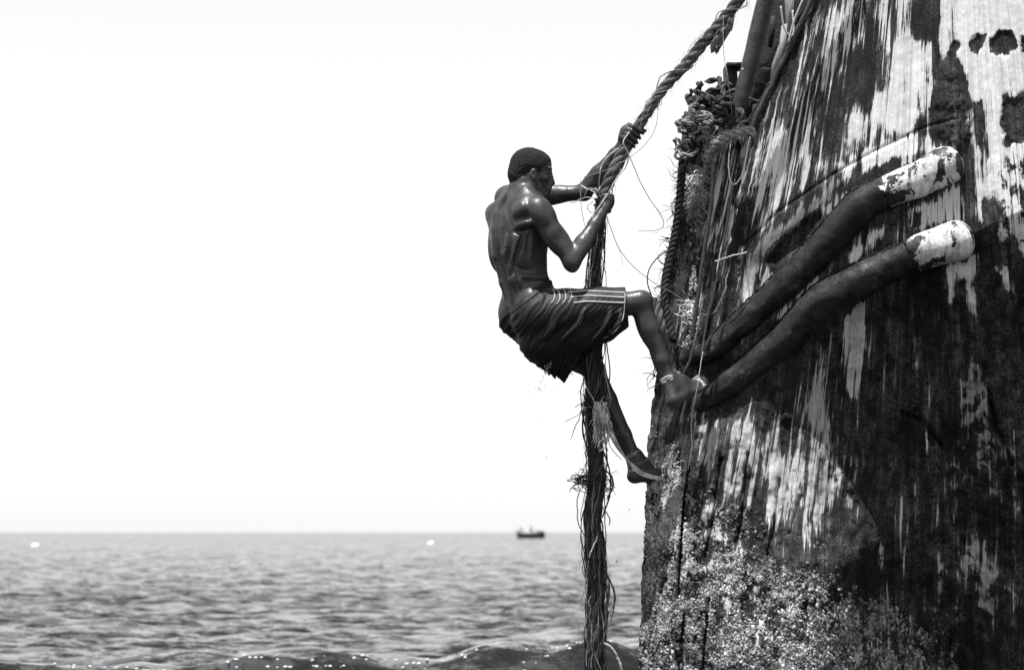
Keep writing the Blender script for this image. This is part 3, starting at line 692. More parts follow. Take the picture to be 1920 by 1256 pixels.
FW = unit(np.array([.85, .53, 0])); RT = np.array([FW[1], -FW[0], 0]); UP = np.array([0, 0, 1.0])   # chest turned to the wreck, back to us
ST_Y = np.array([338, 352, 366, 385, 420, 450, 480, 510, 535, 565, 600, 645])
ST_X = np.array([984, 983, 980, 977, 973, 973, 974, 979, 985, 995, 1008, 1020.])
ST_A = np.array([.052, .064, .110, .165, .166, .156, .142, .128, .126, .138, .150, .12])
ST_B = np.array([.052, .058, .078, .100, .120, .122, .114, .105, .104, .110, .118, .09])
def TP(py, a, b, rel=False):
    """point on the trunk: height, metres to his right, metres forward (b in units of half depth if rel)"""
    px = np.interp(py, ST_Y, ST_X); bb = b * np.interp(py, ST_Y, ST_B) if rel else b
    return W(px, py) + RT * a + FW * bb
def trunk_fn(lean):
    zc = W(ST_X, ST_Y)
    def fn(X, Y, Z):
        zz = zc[::-1, 2]
        cx = np.interp(Z, zz, zc[::-1, 0]); cy = np.interp(Z, zz, zc[::-1, 1]); ra = np.interp(Z, zz, ST_A[::-1]); rb = np.interp(Z, zz, ST_B[::-1])
        a = ((X - cx) * RT[0] + (Y - cy) * RT[1]) / ra; b = ((X - cx) * FW[0] + (Y - cy) * FW[1]) / rb
        rr = (np.abs(a) ** 2.4 + np.abs(b) ** 2.4) ** (1 / 2.4)
        d = (rr - 1) * np.minimum(ra, rb) * .95
        return np.maximum(d, np.maximum(Z - zz[-1], zz[0] - Z))
    return fn

# joints (pixel x, pixel y, depth)
SH_R, EL_R, WR_R = W(1009, 393, -.155), W(1072, 492, -.17), W(1126, 404, -.075)
SH_L, EL_L, WR_L = W(950, 372, .17), W(1094, 361, .09), W(1167, 272, .03)
HIP_R, KN_R, AN_R = W(1003, 596, -.085), W(1200, 566, -.10), W(1254, 712, -.10)
HIP_L, KN_L, AN_L = W(992, 602, .10), W(1112, 692, .16), W(1189, 856, .17)
HEADC = W(996, 321, .0)
HF = unit(np.array([.99, .10, -.10])); HR = unit(np.array([.10, -.99, 0])); HU = np.cross(HR, HF)
def HP(x, y, z): return HEADC + HF * x + HR * y + HU * z

# rope that he climbs: pixel path with depth
ROPE_PATH = [(1560, -330, -.10), (1480, -140, -.06), (1385, 0, -.03), (1330, 68, -.01), (1285, 122, 0), (1245, 165, 0), (1212, 215, 0), (1190, 250, 0), (1163, 296, 0), (1140, 345, 0), (1127, 385, -.01), (1121, 440, 0), (1116, 500, .02), (1113, 560, .04), (1112, 640, .05), (1117, 720, .05), (1120, 800, .05), (1119, 900, .04), (1117, 1000, .03), (1114, 1100, .02), (1111, 1256, .0), (1108, 1420, .0), (1106, 1560, 0)]
ROPE = spline(np.array([W(*p) for p in ROPE_PATH]), 900)
def rope_at(py):
    z = W(1120, py)[2]; i = int(np.argmin(np.abs(ROPE[:, 2] - z))); i = min(max(i, 2), len(ROPE) - 3)
    return ROPE[i], unit(ROPE[i - 2] - ROPE[i + 2])

def grip(f, c, ax, p, side, R, wrist, wr):
    """a hand closed round the rope: ax along the rope towards the index finger, p from rope to palm, side = way the fingers go round"""
    ax = unit(ax); p = unit(p - ax * (p @ ax)); q = np.cross(ax, p) * side
    pos = lambda deg, r, o: c + ax * o + (p * math.cos(math.radians(deg)) + q * math.sin(math.radians(deg))) * r
    palm = pos(8, R + .017, .0)
    f.ell(palm, [ax, q, p], (.043, .036, .017), .012)
    f.chain([wrist, (wrist + palm) / 2 + p * .004, pos(10, R + .02, .0)], [wr, wr * .95, .024], .02)
    f.ell(pos(38, R + .019, 0), [ax, q, p], (.042, .018, .013), .008)
    for i, (o, l) in enumerate(zip((.0325, .0105, -.0115, -.0325), (.95, 1.0, .97, .85))):
        a = [34, 34 + 52 * l, 34 + 118 * l, 34 + 178 * l]; rr = [R + .021, R + .018, R + .012, R + .010]; ra = [.0115, .0108, .0097, .0082]
        tilt = -.004 * i
        f.chain([pos(a[j], rr[j], o + tilt * (j / 3)) for j in range(4)], [x * (1 if i < 3 else .88) for x in ra], .003)
        f.ell(pos(a[1], rr[1] + .002, o), [ax, q, p], (.0105, .011, .011), .004)
    f.chain([pos(-35, R + .02, .012), pos(-62, R + .021, .032), pos(-105, R + .015, .046), pos(-150, R + .012, .05)], [.0155, .0135, .0118, .0095], .006)

def leg(f, hip, knee, ankle, kfwd, out, rh=.086):
    t = unit(knee - hip); s = unit(ankle - knee); L = np.linalg.norm(ankle - knee)
    f.chain([hip, hip + (knee - hip) * .35, hip + (knee - hip) * .75, knee], [rh, .082, .062, .052], .03)
    f.ell(hip + (knee - hip) * .55 + kfwd * .02, [t, kfwd, out], (.15, .055, .055), .03)
    f.ell(knee + kfwd * .020 + t * .012, [unit(t + s), kfwd, out], (.036, .030, .034), .018)
    f.chain([knee, knee + s * L * .35, knee + s * L * .75, ankle], [.049, .043, .034, .029], .02)
    back = -kfwd
    f.ell(knee + s * L * .30 + back * .022 + out * .010, [s, back, out], (.10, .036, .034), .02)
    f.ell(knee + s * L * .27 + back * .022 - out * .018, [s, back, out], (.09, .032, .027), .015)
    f.cone(knee + s * .04 + kfwd * .024, ankle - s * .05 + kfwd * .012, .013, .010, .022)
    f.cone(knee + s * L * .62 + back * .026, ankle + s * .03 + back * .030, .012, .011, .02)
    for o in (-1, 1): f.ell(ankle + out * o * .024, [s, kfwd, out], (.014, .013, .011), .012)

def foot(f, ankle, heel, ball, toe, side, curl=0.0):
    """side: unit vector towards the little toe"""
    d = unit(ball - heel); up = unit(np.cross(d, side)); up = up if up @ (ankle - heel) > 0 else -up
    f.cone(ankle, heel + up * .012, .031, .029, .02); f.ell(heel, [d, side, up], (.036, .029, .027), .015)
    f.chain([ankle + d * .012, (ankle + ball) / 2 + up * .014 - side * .006, ball + up * .008 - side * .008], [.031, .027, .020], .022)
    f.cone(heel, ball + side * .022, .025, .017, .02); f.cone(heel, ball - side * .02, .024, .018, .02)
    f.ell(ball, [d, side, up], (.03, .043, .017), .015)
    f.cone(ankle + d * .01, (heel + ball) / 2 + up * .012, .032, .026, .02); f.cone((ankle * .6 + heel * .4) + d * .02, ball, .032, .022, .02)
    td = unit(toe - ball); L = np.linalg.norm(toe - ball)
    for i, o in enumerate((-.036, -.016, .003, .021, .037)):
        l = L * (1.0, .98, .9, .8, .68)[i]; r = (.0135, .0095, .009, .0085, .008)[i]
        b = ball + side * o + d * .012
        f.chain([b, b + td * l * .55 + up * .005, b + td * l - up * curl * .01], [r + .003, r, r * .92], .005)

def build_body():
    lo = W(905, 915, -.34); hi = W(1345, 225, .36)
    lo = np.minimum(lo, hi + 0); lo = np.array([W(905, 600)[0], D0 - .34, W(1000, 922)[2]]); hi = np.array([W(1352, 600)[0], D0 + .36, W(1000, 228)[2]])
    f = Field(lo, hi, .0042)
    f.custom([lo[0], D0 - .3, W(0, 650)[2]], [W(1080, 400)[0], D0 + .3, W(0, 335)[2]], trunk_fn(0), .02)
    # shoulder girdle
    for s, sh in ((1, SH_R), (-1, SH_L)):
        nk = TP(358, .028 * s, -.02)
        f.chain([nk, TP(369, .075 * s, -.025), sh + UP * .012], [.034, .036, .04], .03)              # trapezius
        f.cone(TP(382, .03 * s, -.06), TP(390, .13 * s, -.055), .035, .035, .03)
        up = unit((EL_R if s > 0 else EL_L) - sh)
        f.ell(sh + up * .028, [up, np.cross(up, UP), UP], (.084, .063, .062), .018)                     # deltoid
        f.ell(TP(402, .128 * s if s > 0 else -.105, -.080), [RT * s + UP * .3, FW, UP], (.056, .031, .042), .018 if s > 0 else .035)        # infraspinatus on the shoulder blade
        if s > 0: f.ell(TP(428, .140, -.064), [RT + UP * .10, FW, UP], (.064, .031, .024), .015)        # teres
        f.ell(TP(412, .045 * s, -.100), [RT, FW, UP + RT * .15 * s], (.022, .020, .055), .012)        # rhomboid
        f.ell(TP(466, .108 * s, -.045), [RT, FW, UP + RT * .2 * s], (.036, .052, .100), .03)         # lat
        f.chain([TP(430, .036 * s, -.88, True), TP(480, .034 * s, -.86, True), TP(530, .032 * s, -.86, True), TP(570, .034 * s, -.84, True)], [.021, .025, .026, .022], .014)
        if s < 0: f.ell(TP(585, .085 * s, -.06), [RT, FW, UP], (.08, .075, .095), .03); continue
        f.ell(TP(524, .095 * s, -.005), [RT, FW, UP], (.042, .080, .017), .012)                       # roll above the hip
        f.ell(TP(585, .085 * s, -.06), [RT, FW, UP], (.08, .075, .095), .03)                          # buttock
        f.ell(TP(410, .075 * s, .085), [RT, FW, UP], (.075, .035, .055), .02)                         # chest
        for j, (y, a) in enumerate(((468, .118), (484, .112), (500, .106))):
            f.cone(TP(y, a * s + .018 * s, -.045), TP(y + 9, a * s + .012 * s, .05), .0065, .0065, .010)
        for (y0, a0, y1, a1, rr) in ((448, .075, 500, .060, .017), (462, .105, 512, .088, .016), (450, .135, 492, .122, .015), (500, .060, 545, .058, .016), (515, .09, 545, .085, .013)):
            sb = lambda y, a: -np.interp(y, ST_Y, ST_B) * (1 - min(a / np.interp(y, ST_Y, ST_A), .97) ** 2.4) ** .4167
            f.chain([TP(y0, a0, sb(y0, a0) + .006), TP((y0 + y1) / 2, (a0 + a1) / 2, sb((y0 + y1) / 2, (a0 + a1) / 2) + .004), TP(y1, a1, sb(y1, a1) + .007)], [rr * .75, rr * 1.1, rr * .7], .005, 'add', 7)
    f.chain([TP(372, 0, -1.02, True), TP(410, 0, -1.12, True), TP(450, 0, -1.13, True), TP(500, 0, -1.12, True), TP(555, 0, -1.10, True), TP(590, 0, -1.12, True)], [.014, .017, .020, .021, .020, .014], .018, 'sub', 24)
    def surf(px, py):
        aa = np.linspace(-.06, .155, 80); bb = -np.interp(py, ST_Y, ST_B) * (1 - np.minimum(np.abs(aa) / np.interp(py, ST_Y, ST_A), .98) ** 2.4) ** .4167
        q = np.interp(py, ST_Y, ST_X) + (aa * RT[0] + bb * FW[0]) / M; i = int(np.argmin(np.abs(q - px))); return TP(py, aa[i], bb[i] - .012)
    for g, rr in (([(986, 446), (977, 470), (969, 498), (962, 520)], .010), ([(957, 440), (960, 470), (955, 500)], .009), ([(1004, 446), (1001, 480), (1008, 503)], .009), ([(968, 503), (986, 512), (1006, 509)], .010), ([(953, 394), (955, 415), (962, 433)], .010), ([(964, 440), (985, 442), (1003, 436)], .010), ([(950, 530), (962, 548), (965, 570)], .009)):
        f.chain([surf(*p) for p in g], [rr * .7] + [rr] * (len(g) - 2) + [rr * .7], .010, 'sub', 10)
    # neck
    f.chain([TP(372, 0, -.012), TP(352, 0, -.004), HP(-.022, 0, -.055)], [.066, .057, .053], .03)
    for s in (-1, 1): f.cone(HP(-.035, .048 * s, -.05), TP(362, .03 * s, .05), .016, .015, .022)
    # head
    A3 = [HF, HR, HU]
    f.ell(HP(-.012, 0, .026), A3, (.088, .075, .080), .02); f.ell(HP(.036, 0, .034), A3, (.058, .060, .055), .02)
    f.ell(HP(.045, 0, -.035), A3, (.045, .056, .064), .02)
    for s in (-1, 1):
        f.chain([HP(-.002, .056 * s, -.03), HP(.004, .053 * s, -.07), HP(.068, .016 * s, -.106)], [.018, .016, .015], .02)
        f.ell(HP(.058, .044 * s, -.030), A3, (.024, .018, .016), .014)       # cheekbone
        f.ell(HP(.092, .030 * s, .000), A3, (.018, .020, .013), .010, 'sub')  # eye socket
        f.ell(HP(.079, .030 * s, -.002), A3, (.0125, .0135, .0115), .003)
        f.ell(HP(.084, .030 * s, .017), [HF, HR, HU], (.012, .024, .008), .012)  # brow
        f.ell(HP(.096, .012 * s, -.049), A3, (.012, .010, .009), .006)
        # ear
        f.ell(HP(.004, .074 * s, -.022), [HF, HR, HU + HF * -.25], (.016, .010, .026), .006)
        f.ell(HP(.009, .084 * s, -.021), [HF, HR, HU + HF * -.25], (.010, .008, .017), .002, 'sub')
        f.ell(HP(.008, .074 * s, -.046), A3, (.009, .008, .010), .005)
    f.cone(HP(.090, 0, .008), HP(.103, 0, -.040), .0085, .0125, .012); f.ell(HP(.106, 0, -.046), A3, (.012, .013, .011), .008)
    f.ell(HP(.080, 0, -.074), A3, (.022, .030, .026), .012)
    f.ell(HP(.097, 0, -.070), A3, (.011, .023, .0075), .005); f.ell(HP(.094, 0, -.084), A3, (.011, .021, .0085), .005)
    f.ell(HP(.106, 0, -.0772), A3, (.010, .024, .0016), .003, 'sub')
    f.ell(HP(.076, 0, -.107), A3, (.021, .022, .016), .014)
    # right arm
    u = unit(EL_R - SH_R); e = unit(WR_R - EL_R); n = unit(np.cross(u, e)); back = unit(np.cross(n, u)); back = back if back @ e < 0 else -back
    f.chain([SH_R, SH_R + (EL_R - SH_R) * .45, EL_R], [.052, .045, .036], .025)
    f.ell(SH_R + (EL_R - SH_R) * .48 + back * .026, [u, back, n], (.105, .032, .038), .008)
    f.ell(SH_R + (EL_R - SH_R) * .58 - back * .024, [u, back, n], (.085, .034, .034), .008)
    f.ell(EL_R + u * .020 + back * .012, [u, back, n], (.026, .020, .022), .018)
    fa = WR_R - EL_R
    f.chain([EL_R, EL_R + fa * .4, EL_R + fa * .8, WR_R], [.040, .040, .029, .024], .02)
    f.ell(EL_R + fa * .27 - back * .018 + n * .010, [e, back, n], (.085, .031, .032), .008)
    f.ell(EL_R + fa * .30 + back * .012 - n * .012, [e, back, n], (.085, .026, .026), .012)
    c, ax = rope_at(378); grip(f, c, ax, np.array([.45, -.88, 0]), 1, .026, WR_R, .022)
    # left arm
    u = unit(EL_L - SH_L); e = unit(WR_L - EL_L); dn = np.array([0, 0, -1.0]); n = unit(np.cross(u, e)); fa = WR_L - EL_L
    f.chain([SH_L, SH_L + (EL_L - SH_L) * .5, EL_L], [.050, .041, .036], .025)
    f.ell(SH_L + (EL_L - SH_L) * .5 + dn * .018, [u, dn, n], (.11, .033, .035), .014); f.ell(SH_L + (EL_L - SH_L) * .6 - dn * .018, [u, dn, n], (.085, .027, .030), .012)
    f.ell(EL_L + u * .012 + dn * .012, [u, dn, n], (.024, .020, .022), .018)
    f.chain([EL_L, EL_L + fa * .4, EL_L + fa * .8, WR_L], [.038, .036, .027, .023], .02)
    w = unit(np.cross(e, n))
    f.ell(EL_L + fa * .28 + w * .014, [e, w, n], (.085, .028, .030), .012); f.ell(EL_L + fa * .28 - w * .014, [e, w, n], (.085, .026, .028), .012)
    c, ax = rope_at(254); grip(f, c, ax, np.array([-.80, .35, .45]), 1, .024, WR_L, .021)
    # legs
    out = np.array([.1, -.99, 0]); kf = unit(np.array([.75, 0, .62])); leg(f, HIP_R, KN_R, AN_R, kf, out)
    heel = W(1263, 752, -.13); ball = W(1303, 726, -.055); toe = W(1323, 711, -.02); foot(f, AN_R, heel, ball, toe, unit(np.array([.55, -.6, -.4])), 1.0)
    out = np.array([-.1, .99, 0]); kf = unit(np.array([.85, .1, .45])); leg(f, HIP_L, KN_L, AN_L, kf, out)
    heel = W(1190, 893, .15); ball = W(1226, 893, .21); toe = W(1243, 888, .25); foot(f, AN_L, heel, ball, toe, unit(np.array([-.5, .4, -.5])))
    V, Q = f.mesh(2)
    return V, Q

man = thing('person', 'barefoot shirtless person in dark striped shorts climbing the thick rope', 'person', W(1262, 770, -.13))
V, Q = build_body()
body = mesh_np('body', V, Q, MAT['skin'], man)
BODY_BVH = BVHTree.FromPolygons([tuple(v) for v in V], [tuple(int(i) for i in q) for q in Q])

def build_hair():
    lo = HEADC - .13; hi = HEADC + .135; f = Field(lo, hi, .0022)
    A3 = [HF, HR, HU]
    f.ell(HP(-.012, 0, .026), A3, (.0925, .0790, .0845), .02); f.ell(HP(.034, 0, .036), A3, (.0595, .063, .0585), .02)
    f.chain([HP(-.034, 0, -.088), HP(-.030, 0, -.055), HP(-.05, 0, -.02)], [.057, .058, .06], .02)
    X, Y, Z = np.meshgrid(*[a.astype(np.float32) for a in f.ax], indexing='ij')
    d = np.stack([X - HEADC[0], Y - HEADC[1], Z - HEADC[2]], -1); x = d @ HF; y = d @ HR; z = d @ HU
    line = np.interp(x, [-.12, -.075, -.05, -.03, -.016, -.008, .024, .034, .05, .065, .078, .10], [-.105, -.102, -.094, -.070, -.034, .002, .008, -.014, .020, .036, .05, .064])
    cut = line - z
    g = np.random.default_rng(4).random((64, 64, 64)).astype(np.float32)
    def n3(k, o):
        q = [np.clip((c + .15) * k + o, 0, 62.99) for c in (x, y, z)]; i = [c.astype(int) for c in q]; fr = [c - j for c, j in zip(q, i)]
        r = 0
        for a in (0, 1):
            for b in (0, 1):
                for c in (0, 1): r = r + g[i[0] + a, i[1] + b, i[2] + c] * abs(1 - a - fr[0]) * abs(1 - b - fr[1]) * abs(1 - c - fr[2])
        return r
    curl = (n3(205, 0) - .5) * .0040 + (n3(120, 2) - .5) * .0012
    f.F = np.maximum(f.F + curl.astype(np.float32), (cut * .8 + curl * 2.2).astype(np.float32))
    V, Q = f.mesh(1); return mesh_np('hair', V, Q, MAT['hair'], man)
build_hair()

def build_shorts():
    lo = np.array([W(935, 600)[0], D0 - .32, W(0, 735)[2]]); hi = np.array([W(1195, 600)[0], D0 + .32, W(0, 505)[2]])
    f = Field(lo, hi, .0040)
    def pel(X, Y, Z): return trunk_fn(0)(X, Y, Z) - .010
    f.custom([lo[0], D0 - .3, W(0, 650)[2]], [W(1080, 400)[0], D0 + .3, W(0, 515)[2]], pel, .03)
    for s in (-1, 1): f.ell(TP(588, .085 * s, -.06), [RT, FW, UP], (.092, .088, .105), .03)
    # right leg of the shorts, sagging under the thigh
    hem = W(1174, 575, -.098)
    f.chain([HIP_R, W(1060, 588, -.09), W(1120, 580, -.095), hem], [.115, .112, .100, .092], .03)
    f.chain([W(1010, 640, -.07), W(1075, 622, -.085), W(1128, 608, -.09), W(1154, 594, -.098)], [.095, .090, .082, .074], .03)
    f.ell(W(1085, 628, -.07), [np.array([1, 0, .3]), np.array([0, 1, 0]), np.array([-.3, 0, 1])], (.15, .085, .072), .03)
    # left leg of the shorts
    f.chain([HIP_L, W(1030, 636, .10), W(1066, 664, .12)], [.115, .110, .095], .03)
    f.chain([W(1010, 655, .02), W(1036, 676, .06), W(1056, 700, .08)], [.072, .058, .026], .03); f.cone(W(1050, 690, .07), W(1058, 716, .08), .03, .007, .02)
    # folds
    def fold(pts, r, op='add', k=.012): f.chain([W(*p) for p in pts], [r * .5, r, r, r * .5][:len(pts)], k, op, 14)
    z0 = -.19
    fold([(985, 560, -.15), (972, 590, -.13), (990, 625, -.13)], .007)
    for (x, y, l, dy) in ((1026, 684, 18, .02), (1038, 694, 16, .05), (1070, 690, 14, .07), (1012, 676, 12, -.02), (1064, 700, 10, .09)): f.cone(W(x, y, dy), W(x + 3, y + l, dy), .022, .006, .014)
    for (x1, y1, x2, y2, d) in ((1000, 560, 985, 610, -.155), (1015, 555, 1002, 622, -.165), (1045, 578, 1018, 640, -.192), (1096, 582, 1050, 640, -.200), (1146, 580, 1110, 640, -.193), (1165, 584, 1140, 628, -.190)): f.chain([W(x1, y1, d), W((x1 + x2) / 2 + 8, (y1 + y2) / 2, d - .004), W(x2, y2, d + .015)], [.004, .009, .005], .018, 'add', 9)
    # open hems
    d = unit(W(1174, 575, -.098) - W(1120, 580, -.095))
    f.cone(hem - d * .03, hem + d * .14, .074, .080, .010, 'sub'); f.cone(W(1160, 592, -.098), W(1176, 588, -.098), .05, .058, .01, 'sub')
    f.cone(W(1060, 668, .125), W(1082, 690, .14), .066, .085, .01, 'sub')
    X, Y, Z = np.meshgrid(*[a.astype(np.float32) for a in f.ax], indexing='ij')
    # waistband: runs from low on the back to the navel; hem plane at the knee
    a0 = W(955, 584); a1 = W(1028, 527); nx, nz = -(a1[2] - a0[2]), (a1[0] - a0[0]); L = math.hypot(nx, nz); nx, nz = nx / L, nz / L
    d1 = (X - a0[0]) * nx + (Z - a0[2]) * nz - .05 * np.clip(X - a1[0], 0, None)
    d2 = (X - hem[0]) * d[0] + (Y - hem[1]) * d[1] + (Z - hem[2]) * d[2] - .004
    o = W(1040, 575); u_, d_ = X - o[0], o[2] - Z
    c = .72 * u_ + .70 * d_ + 1.3 * u_ * d_ + .010 * np.sin(u_ * 23 + d_ * 31) + .006 * np.sin(u_ * 51 - d_ * 17 + 2) + .25 * (Y - D0)
    amp = .0038 * sstep(d_, -.03, .05) * (.15 + .85 * np.sin(u_ * 17 + d_ * 21 + 1 + np.sin(u_ * 30)) ** 2)
    wr = amp * (np.abs(np.sin(c * 50 + 1.2 * np.sin(c * 23))) ** 1.1 - .5) + .0016 * np.sin(c * 210 + u_ * 60) * sstep(d_, -.06, .02)
    wr += .003 * np.sin((X - Z * .9) * 120) * (1 - sstep(X, a1[0] - .05, a1[0] + .02)) * .5
    d1 = np.where(X > a1[0] - .004, Z - (a1[2] + .002), d1)
    f.F = np.maximum(np.maximum(f.F + wr.astype(np.float32), d1.astype(np.float32)), d2.astype(np.float32))
    return f.mesh(2)
V, Q = build_shorts()
shorts = mesh_np('shorts', V, Q, MAT['cloth'], man)
SH_BVH = BVHTree.FromPolygons([tuple(v) for v in V], [tuple(int(i) for i in q) for q in Q])
CAMP = Vector((0, 0, CAM_Z))
def drape(bvh, px, py, lift=.002):
    d = Vector(W(px, py)) - CAMP; d.normalize(); h = bvh.ray_cast(CAMP, d)
    return None if h[0] is None else np.array(h[0] - d * lift)
def ribbon(name, pts, width, mat, parent, thick=.0012):
    b = MB(); b.tube(pts, width, 5); return b.build(name, mat, parent)
for k, (y0, y1, y2) in enumerate(((547, 545, 549), (557, 554, 558), (569, 565, 568))):
    pts = []
    for x in np.arange(1064 + 6 * k, 1174, 3.):
        y = np.interp(x, [1036, 1100, 1174], [y0 + 4, y1, y2]) + 0
        p = drape(SH_BVH, x, y, .0005)
        if p is not None: pts.append(p)
    if len(pts) > 5:
        pts = np.array(pts); pts[1:-1] = (pts[:-2] + 2 * pts[1:-1] + pts[2:]) / 4; ribbon('stripe', pts, .0038, MAT['stripe'], shorts)
pts = [drape(SH_BVH, x, y, .0005) for x, y in ((1170, 538), (1172, 550), (1172, 562), (1171, 574), (1170, 586), (1167, 600), (1160, 613), (1148, 625), (1132, 634))]
pts = np.array([p for p in pts if p is not None])
if len(pts) > 4: ribbon('hem_piping', spline(pts, 30), .0022, MAT['stripe'], shorts)
for k, (x0, y0) in enumerate(((1036, 542), (1046, 544), (1057, 543), (1068, 541))):
    pts = [drape(SH_BVH, x0 + dx, y0 + dy, .0004) for dx, dy in ((0, 0), (3, 6), (4, 13), (2, 20), (-3, 27))]; pts = np.array([p for p in pts if p is not None])
    if len(pts) > 3: ribbon('stripe', spline(pts, 14), .0022, MAT['stripe'], shorts)
# waistband cord and cloth bands round the ankles
pts = [drape(SH_BVH, x, y, .001) for x, y in zip(np.linspace(957, 1026, 24), np.linspace(589, 534, 24))]
pts = np.array([p for p in pts if p is not None])
if len(pts) > 4: ribbon('waistband', pts, .003, MAT['cloth'], shorts)
def band(c, ax, r, n, w, mat, name):
    ax = unit(ax); a = unit(np.cross(ax, [0, 1, .1])); b2 = np.cross(ax, a)
    for i in range(n):
        t = np.linspace(0, 2 * math.pi, 40); m = MB(); o = ax * (i - (n - 1) / 2) * w * 1.7
        rr = r + .0012 * np.sin(t * 5 + i)
        m.tube(c + o + np.cos(t)[:, None] * a * rr[:, None] + np.sin(t)[:, None] * b2 * rr[:, None] + ax * (.002 * np.sin(3 * t + i))[:, None], w, 7)
        m.build(name, mat, man)
s = unit(AN_R - KN_R); band(AN_R - s * .004, s, .036, 3, .0052, MAT['band'], 'anklet')
s = unit(AN_L - KN_L); band(AN_L - s * .012, s, .035, 2, .0045, MAT['string'], 'anklet')
# ------------------------------------------------------------------ ropes
def twisted(name, label, cat, path, radius, turns, strands, mat, shade=.5, parent=None, sides=8, fuzz=0, fuzzmat=None):
    """laid rope: strands wound round each other, each strand a part"""
    path = np.asarray(path, float); radius = np.broadcast_to(np.asarray(radius, float), (len(path),))
    t = parent if parent is not None else thing(name, label, cat, path[-1])
    for k in range(strands):
        b = MB(); b.tube(helix(path, radius * .52, turns, 2 * math.pi * k / strands), radius * .56, sides, a=shade * (1 + .12 * (k - 1)))
        b.build('strand', mat, t)
    if fuzz:
        b = MB(); r = np.random.default_rng(len(path) + fuzz); T, N, B = frames(path)
        for _ in range(fuzz):
            i = r.integers(3, len(path) - 3); a = r.random() * 6.28; d = np.cos(a) * N[i] + np.sin(a) * B[i]
            p0 = path[i] + d * radius[i] * .85; L = r.uniform(.015, .05)
            p1 = p0 + d * L * .5 + T[i] * L * r.choice((-.8, .8)) ; p2 = p1 + np.array([r.normal(0, .008), r.normal(0, .008), -L * .7])
            b.tube(spline([p0, p1, p2], 6), np.linspace(.0008, .0003, 6), 3, a=r.random())
        b.build('loose_fibre', fuzzmat or mat, t)['kind'] = 'stuff'
    return t

def px_path(pts, n): return spline(np.array([W(*p) for p in pts]), n)
climb = thing('climbing_rope', 'thick frayed rope hanging from the wreck that the person climbs', 'rope', ROPE[-1])
zc = lambda py: W(1120, py)[2]
# upper rope: laid, clean; below the hands a ragged wet bundle
iu = int(np.argmin(np.abs(ROPE[:, 2] - zc(392)))); upper = ROPE[:iu + 6]; lower = spline(ROPE[iu - 6:], 700)
ru = np.interp(upper[::-1, 2], [zc(392), zc(330), zc(270), zc(240), zc(100)], [.022, .030, .027, .023, .027])[::-1]
twisted('', '', '', spline(upper, 520), np.interp(np.linspace(0, 1, 520), np.linspace(0, 1, len(ru)), ru), 6, 3, MAT['rope'], .36, climb, 8, 300, MAT['rope'])
b = MB(); r0 = np.random.default_rng(61); us = spline(upper, 520)
for k in range(34):      # yarns that have come loose and wind round the laid rope
    i0 = r0.integers(60, 470); i1 = min(i0 + int(r0.uniform(18, 80)), 519); m = max(6, (i1 - i0) // 3); ii = np.linspace(i0, i1, m).astype(int)
    rr = np.interp(ii / 519., np.linspace(0, 1, len(ru)), ru) * (1.02 + r0.random() ** 3 * .8 * np.sin(np.linspace(0, math.pi, m)))
    p = helix(us[ii], rr, r0.uniform(-3, 5), r0.random() * 6.28) + r0.normal(0, .0015, (m, 3)); b.tube(spline(p, m * 2), r0.uniform(.001, .0028), 4, a=r0.uniform(.1, 1.2))
b.build('loose_yarn', MAT['rope'], climb)['kind'] = 'stuff'
lz = lower[:, 2]
lower = lower + np.stack([(fbm(lz * 2.2, lz * 0, 3, 3) - .5) * .05, (fbm(lz * 2, lz * 0 + 5, 4, 3) - .5) * .03, 0 * lz], 1) * sstep(-lz, -zc(640), -zc(760))[:, None]
rl = np.interp(-lz, [-zc(290), -zc(345), -zc(400), -zc(520), -zc(700), -zc(760), -zc(900), -zc(1256), -zc(1500)], [.026, .036, .026, .032, .042, .036, .042, .047, .05])
